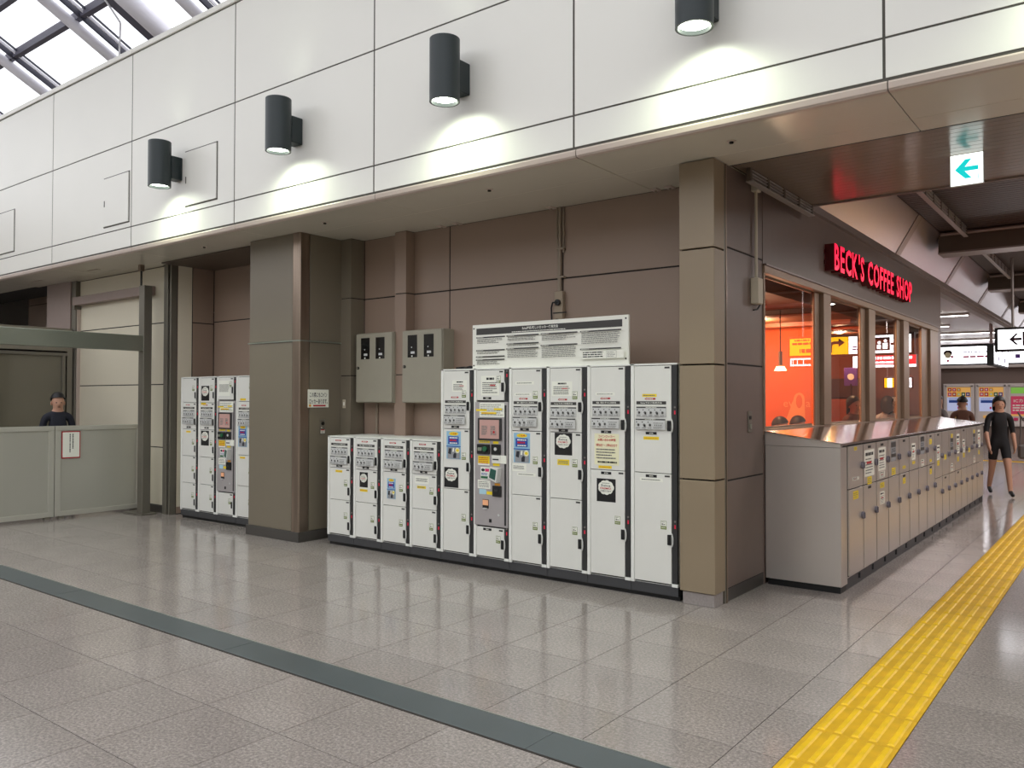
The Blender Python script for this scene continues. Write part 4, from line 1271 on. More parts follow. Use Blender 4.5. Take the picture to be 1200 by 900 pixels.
# ------------------------------------------------------------------ stainless lockers in front of the coffee shop (face +X)
SLX = -1.955
SP = 0.46
SY0 = 7.20
SG = 'stainless lockers in front of the coffee shop'
sd = {}
def ss_door(h):
    k = round(h, 3)
    if k not in sd:
        sd[k] = MB().box(0.014, SP-0.012, -0.014, 0.01, 0.005, h-0.005, 'stainless', 0.001).mesh('door')
    return sd[k]
latch = MB().cyl((0,-0.034,0), (0,-0.013,0), 0.032, 'latch_blue', 14); latch.box(-0.006, 0.006, -0.042, -0.033, -0.026, 0.026, 'latch_blue', 0.002)
latch = latch.mesh('latch')
PLATE = MB().box(-0.05, 0.05, -0.016, -0.013, -0.011, 0.011, 'black').mesh('number_plate')
def ss_sheet(w, h, kind, seed):
    mb = MB(); s_ = Sheet(mb, -0.014)
    if kind == 'y': s_.rect(-w/2,-h/2,w/2,h/2,'label_yellow'); s_.lines(-w*.4,-h*.35,w*.4,h*.35,3,'ink_grey',.35,seed,.2,.015)
    if kind == 'w':
        s_.rect(-w/2,-h/2,w/2,h/2,'paper'); s_.lines(-w*.4,h*.25,w*.4,h*.42,1,'ink',.7,seed,.1,.03); s_.lines(-w*.4,-h*.42,w*.4,h*.2,6,'ink_grey',.4,seed+1,.3,.02); s_.lines(-w*.3,-h*.05,w*.2,h*.08,1,'ink_red',.7,seed+2,.1,.02)
    if kind == 'g': s_.rect(-w/2,-h/2,w/2,h/2,'poster_grey'); s_.rect(-w/2,h*.2,w/2,h*.45,'header_grey'); s_.rect(-w/2,-h*.3,w/2,-h*.12,'header_grey'); s_.lines(-w*.4,-h*.08,w*.4,h*.15,3,'ink',.4,seed,.2,.02)
    return mb
SSL = ['stainless locker at the open end by the steel end panel', 'stainless locker with a large white and red notice on its upper door', 'stainless locker with a white printed notice and lower yellow note', 'stainless locker with a grey instruction sheet and yellow label low on its upper door', 'stainless locker with a black plate and yellow label on its lower door']
ORDN = ['first','second','third','fourth','fifth','sixth','seventh','eighth','ninth','tenth','eleventh','twelfth','thirteenth','fourteenth','fifteenth','last']
for i in range(16):
    y0 = SY0+SP*i
    seam = 0.845 if i < 8 else 0.655
    lb = SSL[i] if i < 5 else 'stainless locker with %s door seam, %s in the row from the steel end panel' % ('high' if i < 8 else 'low', ORDN[i])
    t = empty('stainless_locker', (SLX, y0, 0), SR, label=lb, cat='locker', group=SG)
    obj('body', MB().box(0.002, SP-0.002, 0.002, 0.635, 0.10, 1.235, 'stainless').box(0.008, SP-0.006, 0.0, 0.003, 0.11, 1.225, 'dark_gap'), t)
    b = MB().box(0.0, SP, 0.03, 0.6, 0, 0.10, 'black'); b.box(0.0, SP-0.09, 0.012, 0.03, 0.0, 0.10, 'locker_plinth'); b.box(SP-0.09, SP, 0.012, 0.03, 0.0, 0.028, 'locker_plinth'); b.box(SP-0.09, SP, 0.012, 0.03, 0.082, 0.10, 'locker_plinth'); b.box(SP-0.012, SP, 0.012, 0.03, 0.0, 0.10, 'locker_plinth')
    obj('plinth', b, t)
    dl = link('door', ss_door(seam-0.115), t, (0, 0, 0.115)); du = link('door', ss_door(1.215-seam), t, (0, 0, seam))
    link('latch', latch, dl, (SP-0.046, 0, (0.475 if i < 8 else 0.36)-0.0)); link('latch', latch, du, (SP-0.046, 0, 0.185 if i < 8 else 0.26))
    hh = 1.215-seam
    rg = random.Random(i*13+5)
    def put(par, z, w, h, kind, nm):
        key = ('ss', w, h, kind)
        if key not in STK: STK[key] = ss_sheet(w, h, kind, i).mesh(nm)
        link(nm, STK[key], par, (SP*0.46, 0, z))
    if i in (1, 2, 4, 6, 7, 8, 12): link('number_plate', PLATE, du, (SP*0.46, 0, hh-0.035))
    if i in (1, 4, 7, 9, 11): link('number_plate', PLATE, dl, (SP*0.46, 0, seam-0.115-0.03))
    hl = seam-0.115
    if i == 0: put(du, hh-0.03, 0.09, 0.03, 'y', 'sticker'); put(dl, hl-0.06, 0.17, 0.07, 'y', 'sticker'); put(du, 0.08, 0.2, 0.03, 'w', 'paper_note')
    elif i == 1: put(du, 0.19, 0.34, 0.24, 'w', 'paper_notice'); put(du, 0.03, 0.15, 0.07, 'y', 'sticker')
    elif i == 2: put(du, 0.2, 0.28, 0.22, 'w', 'paper_notice'); put(dl, hl-0.05, 0.16, 0.05, 'y', 'sticker'); put(dl, hl-0.17, 0.18, 0.12, 'w', 'paper_note'); put(du, 0.05, 0.2, 0.06, 'w', 'paper_note')
    elif i == 3: put(du, 0.25, 0.2, 0.2, 'g', 'sheet'); put(du, 0.05, 0.16, 0.07, 'y', 'sticker')
    elif i == 4: put(du, 0.06, 0.14, 0.03, 'y', 'sticker'); put(dl, hl-0.08, 0.13, 0.06, 'y', 'sticker')
    elif i == 5: put(du, 0.2, 0.18, 0.18, 'w', 'paper_note'); put(du, 0.08, 0.14, 0.03, 'y', 'sticker')
    elif i == 6: put(du, 0.25, 0.2, 0.2, 'g', 'sheet'); put(du, 0.05, 0.14, 0.08, 'w', 'paper_note')
    elif i == 7: put(du, hh-0.1, 0.14, 0.06, 'y', 'sticker'); put(dl, hl-0.08, 0.13, 0.06, 'y', 'sticker'); put(du, 0.05, 0.12, 0.03, 'y', 'sticker')
    else:
        k = i % 4
        if k == 0: put(du, hh-0.25, 0.18, 0.18, 'w', 'paper_note'); put(du, hh-0.38, 0.14, 0.06, 'y', 'sticker')
        if k == 1: put(du, hh-0.33, 0.14, 0.06, 'y', 'sticker')
        if k == 2: put(du, hh-0.2, 0.2, 0.2, 'g', 'sheet'); put(du, hh-0.08, 0.14, 0.05, 'y', 'sticker'); put(du, 0.07, 0.12, 0.1, 'w', 'paper_note')
        if k == 3: put(du, hh-0.2, 0.22, 0.26, 'w', 'paper_notice'); put(du, 0.15, 0.12, 0.06, 'y', 'sticker')
ep = empty('stainless_end_panel', (SLX, 7.02, 0), label='plain brushed steel end panel closing the stainless locker row', cat='panel')
obj('end_sheet', MB().box(-0.637, 0.0, 0.0, 0.178, 0.055, 1.207, 'stainless', 0.003), ep)
obj('upper_sheet', MB().prism([(-0.637,1.209),(0.0,1.209),(0.0,1.238),(-0.637,1.325)], 0.0, 0.05, 'stainless'), ep)
obj('base_strip', MB().box(-0.62, -0.012, 0.015, 0.178, 0, 0.056, 'black'), ep)
ep2 = empty('stainless_filler', (SLX, SY0+SP*16, 0), label='narrow steel filler strip ending the stainless row near the ticket hall', cat='panel')
obj('filler_sheet', MB().box(-0.637, 0.0, 0.0, 0.28, 0.10, 1.237, 'stainless', 0.003), ep2)
obj('base_strip', MB().box(-0.62, -0.012, 0.0, 0.27, 0, 0.10, 'black'), ep2)
tp = empty('locker_top_cover', (SLX, 7.0, 1.236), label='sloping polished steel cover over the stainless locker row', cat='cover')
c_ = MB()
L_ = 7.87
def slope_sheet(mb, y0, y1):
    P = [(-0.638, 0.092), (0.012, 0.002)]
    vs = []
    for yy in (y0, y1):
        vs += [(P[0][0],yy,P[0][1]), (P[1][0],yy,P[1][1]), (P[1][0],yy,P[1][1]+0.006), (P[0][0],yy,P[0][1]+0.006)]
    mb.add(vs, [(0,1,2,3)[::-1],(4,5,6,7),(3,2,6,7)[::-1] if False else (2,3,7,6),(1,2,6,5),(0,4,5,1),(3,0,4,7)], 'stainless_top')
for k in range(5):
    mb = MB(); slope_sheet(mb, 0.002+k*L_/5, (k+1)*L_/5-0.002)
    o = obj('cover_sheet', mb, tp); fix_normals(o.data)
obj('front_lip', MB().box(0.004, 0.014, 0.0, L_, -0.012, 0.008, 'stainless_top', 0.002), tp)

# ------------------------------------------------------------------ cream wall, barrier and staff booth at the left
CY = 6.15
pwall('wall_cream', (0, CY, 0), 0, [-13.46, -10.83], [0.1, 0.92, 1.81, 2.685, 3.488], 'cream_panel', top=3.488)
struct('baseboard_cream', MB().box(-13.46, -10.83, CY-0.012, CY+0.05, 0, 0.1, 'baseboard_dark', 0.003))
struct('trim_3', MB().box(-10.83, -10.73, CY-0.06, CY+0.12, 0, 3.489, 'frame_steel', 0.004).box(-10.73, -10.69, CY-0.02, CY+0.1, 0, 3.489, 'dark_gap').box(-10.69, -10.655, CY-0.05, CY+0.1, 0, 3.489, 'frame_steel', 0.003))
struct('trim_4', MB().box(-13.60, -13.46, CY-0.07, CY+0.1, 0, 3.489, 'frame_steel', 0.004).box(-13.455, -13.43, CY-0.05, CY, 0, 3.09, 'fascia_trim', 0.003))
obj('wall_panel', MB().box(-10.652, -10.648, CY+0.05, CY+0.26, 0.1, 3.48, 'cream_panel'), bpy.data.objects['wall_recess_side'], (0,0,0)).matrix_parent_inverse = Matrix.LocRotScale(Vector((RX,0,0)), Matrix.Rotation(SR,3,'Z').to_quaternion(), None).inverted()
hb = empty('shutter_housing', (-13.46, CY, 3.09), label='long flat steel shutter housing across the cream wall', cat='housing')
obj('casing', MB().box(0, 2.30, -0.12, 0.0, 0, 0.13, 'pink_panel', 0.004), hb)
obj('end_bracket', MB().box(-0.02, 0.05, -0.11, 0.0, -0.06, 0.0, 'frame_steel', 0.003), hb)
gp = empty('gate_post', (-11.02, 5.93, 0), label='tall steel post on a flat foot holding a beam beside the barrier', cat='post')
obj('post', MB().box(-0.075, 0.065, -0.06, 0.06, 0.02, 3.19, 'frame_steel', 0.006), gp)
obj('foot_plate', MB().box(-0.34, 0.16, -0.12, 0.10, 0, 0.022, 'frame_steel', 0.004), gp)
obj('beam', MB().box(-0.06, 0.05, -3.4, -0.055, 2.27, 2.485, 'rail_steel', 0.006), gp)
obj('hanger_rod', MB().cyl((-0.09,-0.02,2.3), (-0.09,-0.02,3.489), 0.014, 'black', 8).box(-0.12, -0.06, -0.05, 0.01, 3.4, 3.489, 'corner_steel'), gp)
BXX = -11.5
for k, (a, b, lb) in enumerate(((4.945, 6.14, 'grey translucent barrier panel with a red-bordered notice, beside the steel post'), (3.70, 4.935, 'plain grey translucent barrier panel farther from the cream wall'))):
    t = empty('barrier_panel', (BXX, a, 0), SR, label=lb, cat='barrier', group='barrier panels')
    w = b-a
    fr_ = MB()
    for u0, u1, v0, v1 in ((0, w, 0.03, 0.095), (0, w, 1.175, 1.24), (0, 0.075, 0.095, 1.175), (w-0.075, w, 0.095, 1.175)):
        fr_.box(u0, u1, -0.02, 0.02, v0, v1, 'barrier_frame', 0.003)
    obj('frame', fr_, t)
    obj('sheet', MB().box(0.07, w-0.07, -0.006, 0.006, 0.09, 1.18, 'barrier_panel'), t)
    obj('foot', MB().box(0.05, 0.12, -0.03, 0.03, 0, 0.035, 'frame_steel').box(w-0.12, w-0.05, -0.03, 0.03, 0, 0.035, 'frame_steel'), t)
    if k == 0:
        mb = MB(); s_ = Sheet(mb, -0.02); s_.board(0.08, 0.80, 0.325, 1.165, 'arrow_red', 0.002); s_.rect(0.092, 0.815, 0.313, 1.152, 'paper'); s_.vlines(0.17, 0.86, 0.245, 1.13, 2, 'ink', 0.35, 3, 0.016)
        o = obj('notice', mb, t)
bo = obj('wall_booth', MB().box(2.6, 6.06, 0.0, 0.12, 0, 1.0, 'booth_wall').box(2.6, 6.06, 0.0, 0.12, 2.36, 2.72, 'booth_wall').box(5.98, 6.06, 0.0, 0.12, 1.0, 2.36, 'booth_wall'), None, (-13.5, 0, 0), SR, kind='structure')
obj('window_frame', MB().box(2.6, 5.97, -0.02, 0.05, 2.28, 2.33, 'frame_steel', 0.004).box(5.90, 5.95, -0.02, 0.05, 1.0, 2.28, 'frame_steel', 0.004).box(2.6, 5.98, -0.03, 0.05, 1.0, 1.05, 'frame_steel').box(2.6, 5.98, 0.06, 0.1, 1.0, 2.36, 'dark_gap'), bo)
obj('pane', MB().box(2.6, 5.9, 0.02, 0.03, 1.05, 2.28, 'booth_glass'), bo)
struct('wall_left', MB().box(-14.44, -13.6, 6.06, 6.14, 2.72, 3.489, 'pink_panel', 0.003))
pwall('wall_left_inner', (0, 7.6, 0), 0, [-19.0, -16.6, -13.6], [0, 1.3, 2.4, 3.6, 4.4], 'brown_panel')
struct('wall_left_return', MB().box(-13.62, -13.52, 6.14, 7.6, 0, 4.4, 'olive_panel'))

# ------------------------------------------------------------------ passage beside the shop
pc = struct('ceiling_passage', MB().box(-2.6, 4.2, 6.27, 8.06, 3.512, 4.1, 'dark_gap'))
for k in range(18):
    y0 = 6.275+k*0.0985
    obj('ceiling_board', MB().box(-2.59, 4.2, y0+0.0015, y0+0.097, 3.5, 3.515, 'passage_ceiling', 0.002), pc)
obj('edge_strip', MB().box(-2.59, 4.2, 8.05, 8.075, 3.485, 3.56, 'alu_trim', 0.003), pc)
obj('shutter_slot', MB().box(-2.59, 4.2, 6.25, 6.262, 3.488, 3.52, 'black').box(-2.59, 4.2, 6.262, 6.272, 3.494, 3.52, 'tactile_yellow'), pc)
sl = struct('ceiling_slats', MB().box(-2.32, 4.2, 8.06, 34, 4.14, 4.2, 'dark_gap'))
mb = MB()
yy = 8.1
while yy < 34:
    mb.box(-2.32, 4.2, yy, yy+0.09, 4.10, 4.145, 'slat_brown'); yy += 0.11
obj('ceiling_slat_field', mb, sl, kind='stuff')
for k, by in enumerate((13.5, 18.6, 23.8, 29.0)):
    obj('cross_beam', MB().box(-2.34, 4.2, by, by+0.4, 3.80, 4.11, 'beam_brown', 0.004), sl)
    obj('cross_beam_edge', MB().box(-2.34, 4.2, by-0.012, by+0.412, 3.778, 3.802, 'alu_trim'), sl)
    obj('cross_beam_pipe', MB().cyl((-2.3,by-0.05,4.06), (4.2,by-0.05,4.06), 0.03, 'alu_trim', 8), sl)
al = struct('trim_5', MB().box(-2.62, -2.56, 8.06, 33.9, 3.50, 3.575, 'alu_trim').box(-2.60, -2.57, 7.0, 8.06, 3.45, 3.575, 'alu_trim'))
ya = 8.1
joints = [8.1, 8.32, 11.92, 15.5, 19.1, 22.7, 26.3, 30.0, 33.8]
for a, b in zip(joints[:-1], joints[1:]):
    mb = MB()
    def quad(y0, y1, off, m_):
        nx, nz = 0.857, -0.515
        P = [(-2.60+nx*off, 3.575+nz*off), (-2.30+nx*off, 4.09+nz*off)]
        Q = [(-2.60, 3.575), (-2.30, 4.09)]
        Q = [(q[0]-nx*0.02, q[1]-nz*0.02) for q in Q]
        vs = [(p[0],y_,p[1]) for y_ in (y0,y1) for p in (P[0],P[1],Q[1],Q[0])]
        mb.add(vs, [(0,1,2,3),(4,5,6,7),(0,1,5,4),(1,2,6,5),(2,3,7,6),(3,0,4,7)], m_)
    quad(a+0.003, b-0.003, 0.0, 'alu_panel')
    if a > 11: quad(a+0.003, a+0.24, 0.008, 'alu_trim')
    o = obj('cove_panel', mb, al); fix_normals(o.data)
def louver(x, y0, y1, z0, z1, label, grp):
    t = empty('louver_rail', (x, y0, z0), label=label, cat='ceiling rail', group=grp)
    n = 4; hz = (z1-z0)/n
    for k in range(n):
        obj('slat', MB().box(-0.012, 0.012, 0, y1-y0, k*hz+0.006, (k+1)*hz-0.006, 'louver_grey', 0.002), t)
    obj('bottom_flange', MB().box(-0.03, 0.03, -0.01, y1-y0+0.01, -0.008, 0.004, 'louver_grey', 0.002), t)
    m_ = int((y1-y0)/0.5)+1
    for k in range(m_+1):
        yk = (y1-y0)*k/m_
        obj('bracket', MB().box(-0.02, 0.015, yk-0.02, yk+0.02, 0, z1-z0+0.005, 'beam_brown'), t)
louver(-2.5, 6.45, 8.04, 3.395, 3.50, 'short grey slatted rail at the coffee shop wall under the low passage ceiling', 'slatted rails in the passage')
louver(-1.93, 8.9, 13.2, 3.95, 4.10, 'long grey slatted rail under the dark slat ceiling, before the cross beam', 'slatted rails in the passage')
louver(-1.93, 14.3, 18.3, 3.95, 4.10, 'long grey slatted rail under the dark slat ceiling, beyond the cross beam', 'slatted rails in the passage')

# exit sign
ex = empty('exit_sign', (-1.135, 7.074, 3.262), label='small glowing white sign with a cyan arrow hanging from the passage ceiling', cat='sign')
obj('case', MB().box(-0.004, 0.224, 0.002, 0.03, -0.004, 0.239, 'print_grey', 0.003), ex)
mb = MB(); s_ = Sheet(mb, 0.0); s_.board(0, 0, 0.22, 0.235, 'exit_white', 0.004)
s_.poly([(0.03,0.12),(0.10,0.195),(0.145,0.195),(0.098,0.138),(0.19,0.138),(0.19,0.104),(0.098,0.104),(0.145,0.046),(0.10,0.046)], 'exit_cyan')
s_.rect(0.155, 0.03, 0.16, 0.075, 'exit_cyan'); s_.rect(0.185, 0.03, 0.19, 0.075, 'exit_cyan')
obj('face', mb, ex)
# floor area under the long passage: right wall and far hall
struct('wall_right', MB().box(4.2, 4.4, 6.3, 34, 0, 4.2, 'passage_wall').box(4.4, 14, 6.3, 6.5, 0, 3.49, 'hall_wall'))
struct('wall_bulkhead', MB().box(-2.74, -2.62, 15.16, 33.55, 3.42, 4.2, 'alu_trim').box(-24, -2.74, 15.14, 15.2, 0, 4.4, 'far_wall'))
struct('ceiling_far', MB().box(-24, -2.74, 15.2, 34, 3.64, 3.7, 'far_ceiling'))
struct('wall_far', MB().box(-24, 4.4, 34.1, 34.3, 0, 4.4, 'far_wall'))
struct('wall_shop_end', MB().box(-8.0, -2.62, 15.14, 15.17, 0, 3.6, 'shop_wall'))

def ceiling_lamp(x, y, z, w, d, e, label, grp):
    t = empty('ceiling_light', (x, y, z), label=label, cat='ceiling light', group=grp)
    obj('housing', MB().box(-w/2, w/2, -d/2, d/2, -0.05, 0.0, 'machine_white', 0.006), t)
    obj('tube', MB().box(-w/2+0.03, w/2-0.03, -d/2+0.02, d/2-0.02, -0.062, -0.049, 'tube_light'), t)
    light('tube_glow', 'AREA', (0, 0, -0.075), e, (1.0, 0.94, 0.92), (0, 0, 0), w-0.06, d-0.04, parent=t)
PASS_W = 115
for k, yy in enumerate((10.2, 15.6, 20.6, 26.0, 31.0)):
    ceiling_lamp(0.9, yy, 4.10, 0.3, 1.6, PASS_W, 'linear light on the dark slat ceiling, %s from the exit sign' % ORDN[k], 'lights on the slat ceiling')
for k, (x, yy, w) in enumerate(((-5.4, 18.5, 2.2), (-4.4, 21.6, 2.6), (-5.2, 24.6, 2.4), (-4.4, 27.6, 2.4), (-5.0, 30.8, 2.8))):
    ceiling_lamp(x, yy, 3.64, w, 0.12, 34, 'linear light on the pale ticket hall ceiling, %s from the coffee shop' % ORDN[k], 'lights in the ticket hall')

# hanging guide sign (its other half shows in the shop windows)
hs = empty('hanging_guide_sign', (-1.98, 16.65, 2.48), label='long lit guide sign, white and yellow with black arrows, hung over the passage', cat='sign')
obj('case', MB().box(-0.02, 2.33, 0.0, 0.16, -0.02, 0.40, 'black', 0.004), hs)
mb = MB(); s_ = Sheet(mb, 0.0)
s_.rect(0.03, 0.02, 1.15, 0.36, 'sign_white'); s_.rect(1.16, 0.02, 2.30, 0.36, 'sign_yellow')
def arr(u, v, k):
    s_.poly([(u,v),(u+k*0.5,v+k*0.5),(u+k*0.72,v+k*0.5),(u+k*0.38,v+k*0.12),(u+k*0.95,v+k*0.12),(u+k*0.95,v-k*0.12),(u+k*0.38,v-k*0.12),(u+k*0.72,v-k*0.5),(u+k*0.5,v-k*0.5)][::-1], 'sign_ink')
arr(0.2, 0.19, 0.2)
s_.rect(0.40, 0.07, 0.66, 0.32, 'sign_ink'); s_.disc(0.48, 0.25, 0.03, 'sign_white'); s_.rect(0.44, 0.10, 0.53, 0.21, 'sign_white'); s_.disc(0.59, 0.22, 0.03, 'sign_white'); s_.rect(0.56, 0.10, 0.63, 0.18, 'sign_white')
s_.lines(0.70, 0.22, 0.98, 0.32, 1, 'sign_violet', 0.8, 3, 0.0, 0.05); s_.lines(0.70, 0.08, 1.1, 0.18, 2, 'sign_violet', 0.5, 4, 0.2, 0.03)
s_.poly([(1.22,0.25),(1.34,0.165),(1.34,0.335)], 'sign_ink'); s_.rect(1.335, 0.222, 1.42, 0.278, 'sign_ink')
for q in range(6):
    a0, a1 = math.pi/2*q/6, math.pi/2*(q+1)/6
    s_.poly([(1.42+0.042*math.sin(a0), 0.18+0.042*math.cos(a0)), (1.42+0.042*math.sin(a1), 0.18+0.042*math.cos(a1)), (1.42+0.098*math.sin(a1), 0.18+0.098*math.cos(a1)), (1.42+0.098*math.sin(a0), 0.18+0.098*math.cos(a0))], 'sign_ink')
s_.rect(1.462, 0.06, 1.518, 0.182, 'sign_ink')
s_.rect(1.58, 0.06, 1.66, 0.14, 'sign_ink')
s_.lines(1.70, 0.22, 2.25, 0.29, 1, 'sign_ink', 0.6, 5, 0.0, 0.04); s_.lines(1.70, 0.06, 2.1, 0.16, 1, 'sign_ink', 0.8, 6, 0.0, 0.06); s_.lines(1.9, 0.30, 2.2, 0.35, 1, 'sign_ink', 0.6, 7, 0.0, 0.04)
obj('face', mb, hs)
for u in (0.25, 2.05):
    obj('hanger_rod', MB().cyl((u,0.08,0.4), (u,0.08,1.62), 0.022, 'louver_grey', 8), hs)
s2 = empty('small_hanging_sign', (-0.14, 16.70, 2.26), label='small white lit sign with a red lower edge below the guide sign', cat='sign')
mb = MB(); mb.box(0, 0.48, 0, 0.08, 0, 0.20, 'black', 0.003); s_ = Sheet(mb, 0.0); s_.rect(0.01, 0.03, 0.47, 0.19, 'sign_white'); s_.rect(0.01, 0.005, 0.47, 0.03, 'sign_red'); s_.lines(0.04, 0.06, 0.44, 0.16, 1, 'sign_ink', 0.9, 6, 0.0, 0.06)
obj('face', mb, s2)
s3 = empty('red_banner_sign', (-0.99, 22.0, 2.42), label='red and white lit banner sign hung over the passage', cat='sign')
mb = MB(); mb.box(0, 1.5, 0, 0.1, 0, 0.32, 'print_grey', 0.003); s_ = Sheet(mb, 0.0); s_.rect(0.01, 0.07, 1.2, 0.31, 'sign_red'); s_.rect(0.01, 0.01, 1.49, 0.07, 'sign_white'); s_.rect(1.2, 0.07, 1.49, 0.31, 'sign_white'); s_.lines(0.1, 0.2, 1.1, 0.28, 1, 'sign_white', 0.8, 3, 0.0, 0.08); s_.lines(0.2, 0.1, 1.0, 0.16, 1, 'sign_white', 0.8, 5, 0.1, 0.06); s_.disc(1.33, 0.2, 0.06, 'shop_orange')
obj('face', mb, s3)
for u in (0.2, 1.3): obj('hanger_rod', MB().cyl((u,0.05,0.32), (u,0.05,1.68), 0.018, 'louver_grey', 8), s3)
s4 = empty('departure_display', (-0.1, 26.0, 1.94), label='small departure display hung on rods over the passage', cat='display')
mb = MB(); mb.box(0, 0.8, 0, 0.12, 0, 0.34, 'black', 0.004); s_ = Sheet(mb, 0.0); s_.rect(0.03, 0.03, 0.38, 0.31, 'sign_white'); s_.rect(0.42, 0.03, 0.77, 0.31, 'sign_white'); s_.rect(0.5, 0.03, 0.56, 0.31, 'sign_yellow'); s_.rect(0.69, 0.03, 0.77, 0.31, 'sign_yellow'); s_.lines(0.06, 0.06, 0.35, 0.28, 5, 'poster_grey', 0.4, 3)
obj('face', mb, s4)
for u in (0.1, 0.7): obj('hanger_rod', MB().cyl((u,0.06,0.34), (u,0.06,2.16), 0.016, 'louver_grey', 8), s4)
# sign seen edge on in the ticket hall (faces +X)
s5 = empty('ticket_hall_sign', (-2.98, 24.6, 2.52), SR, label='black framed hanging sign turned sideways in the ticket hall', cat='sign')
mb = MB(); mb.box(0, 3.0, 0, 0.16, 0, 0.56, 'black', 0.004); s_ = Sheet(mb, 0.0); s_.rect(0.1, 0.05, 2.95, 0.51, 'sign_white')
for q in range(4): s_.rect(0.3+q*0.6, 0.32-(q % 2)*0.18, 0.55+q*0.6, 0.44-(q % 2)*0.18, 'sign_violet')
obj('face', mb, s5)
for u in (0.2, 2.8): obj('hanger_rod', MB().cyl((u,0.08,0.56), (u,0.08,1.12), 0.04, 'far_ceiling', 10), s5)
# light boxes over the ticket machines
for k, (a, b, lb) in enumerate(((-8.6, -4.02, 'long white light box with a small face picture over the ticket machines'), (-3.92, 0.6, 'white light box with violet print over the ticket machines'))):
    t = empty('light_box', (a, 33.7, 2.93), label=lb, cat='sign', group='light boxes over the ticket machines')
    obj('case', MB().box(0, b-a, 0.01, 0.38, -0.02, 0.70, 'black', 0.004), t)
    mb = MB(); s_ = Sheet(mb, 0.01); s_.rect(0.02, 0.0, b-a-0.02, 0.62, 'sign_white')
    if k == 0:
        c0 = 3.05
        s_.disc(c0, 0.40, 0.15, 'sign_ink', 14, 0.12); s_.disc(c0, 0.32, 0.11, 'paper_cream', 14); s_.disc(c0+0.14, 0.26, 0.05, 'label_pink', 10); s_.disc(c0, 0.12, 0.05, 'label_pink', 10)
        s_.lines(c0+0.5, 0.2, c0+1.5, 0.3, 1, 'label_pink', 0.7, 5, 0.0, 0.08); s_.lines(c0+0.5, 0.38, c0+1.4, 0.46, 1, 'sign_violet', 0.5, 6, 0.1, 0.05)
    else:
        for q in range(5): s_.rect(0.15+q*0.35, 0.35-(q % 2)*0.2, 0.3+q*0.35, 0.5-(q % 2)*0.2, 'sign_violet')
        s_.lines(2.2, 0.2, 4.2, 0.4, 2, 'sign_violet', 0.5, 7, 0.1, 0.1)
    obj('face', mb, t)
    obj('ledge', MB().box(0, b-a, -0.12, 0.38, -0.16, -0.06, 'machine_white', 0.006), t)
def machine(x, kind, label):
    t = empty('ticket_machine', (x, 33.75, 0), label=label, cat='ticket machine', group='ticket machines along the far wall')
    obj('cabinet', MB().box(0, 0.9, 0.02, 0.37, 0.0, 0.67, 'far_wall').box(-0.06, 0.95, 0.02, 0.37, 0.67, 2.2, 'machine_white', 0.01), t)
    obj('frame', MB().box(0.0, 0.06, -0.03, 0.02, 0.67, 2.14, 'machine_white', 0.006).box(0.84, 0.9, -0.03, 0.02, 0.67, 2.14, 'machine_white', 0.006).box(0.0, 0.9, -0.03, 0.02, 2.08, 2.14, 'machine_white', 0.006).box(0.0, 0.9, -0.08, 0.02, 0.67, 0.76, 'machine_white', 0.01), t)
    if kind == 't':
        mb = MB(); s_ = Sheet(mb, 0.015); s_.rect(0.07, 1.72, 0.83, 2.07, 'machine_tan')
        for q in range(5):
            s_.rect(0.09+q*0.148, 1.74, 0.215+q*0.148, 1.88, ['label_pink', 'ink_red', 'label_yellow', 'label_green', 'sign_violet'][q]); s_.disc(0.152+q*0.148, 1.81, 0.035, 'paper', 8)
            if q < 3: s_.rect(0.09+q*0.148, 1.92, 0.215+q*0.148, 2.04, ['ink_red', 'label_pink', 'label_orange'][q]); s_.disc(0.152+q*0.148, 1.98, 0.03, 'paper', 8)
        obj('header', mb, t)
        mb = MB(); s_ = Sheet(mb, 0.015); s_.rect(0.07, 1.2, 0.83, 1.70, 'machine_screen'); s_.rect(0.12, 1.5, 0.6, 1.6, 'poster_navy'); s_.lines(0.12, 1.62, 0.75, 1.66, 1, 'poster_navy', 0.6, 3); s_.rect(0.5, 1.22, 0.72, 1.36, 'paper'); s_.lines(0.52, 1.24, 0.7, 1.34, 3, 'ink_grey', 0.5, 4); s_.rect(0.4, 1.28, 0.46, 1.36, 'label_pink')
        obj('screen', mb, t)
        obj('card_slot', MB().box(0.5, 0.66, -0.03, 0.018, 0.95, 1.1, 'black', 0.004).box(0.2, 0.36, -0.02, 0.018, 0.95, 1.05, 'machine_tan', 0.004), t)
    else:
        mb = MB(); s_ = Sheet(mb, 0.015); s_.rect(0.07, 1.84, 0.83, 2.05, 'machine_green'); s_.rect(0.07, 1.1, 0.83, 1.74, 'machine_magenta'); s_.text('ICカード', 0.45, 1.58, 0.12, 'paper', width=0.6, bold=0.02); s_.lines(0.12, 1.2, 0.8, 1.46, 3, 'paper', 0.6, 4, 0.2, 0.09); s_.rect(0.07, 1.04, 0.83, 1.1, 'machine_tan')
        obj('screen', mb, t)
        obj('card_slot', MB().box(0.4, 0.7, -0.02, 0.018, 0.88, 0.98, 'black', 0.004).box(0.15, 0.28, -0.02, 0.018, 0.88, 0.98, 'label_pink', 0.004), t)
machine(-5.66, 't', 'ticket machine with coloured buttons beside the coffee shop corner')
machine(-4.63, 't', 'ticket machine with coloured buttons next to the one with the magenta screen')
machine(-3.64, 'm', 'ticket machine with a green header and magenta screen')

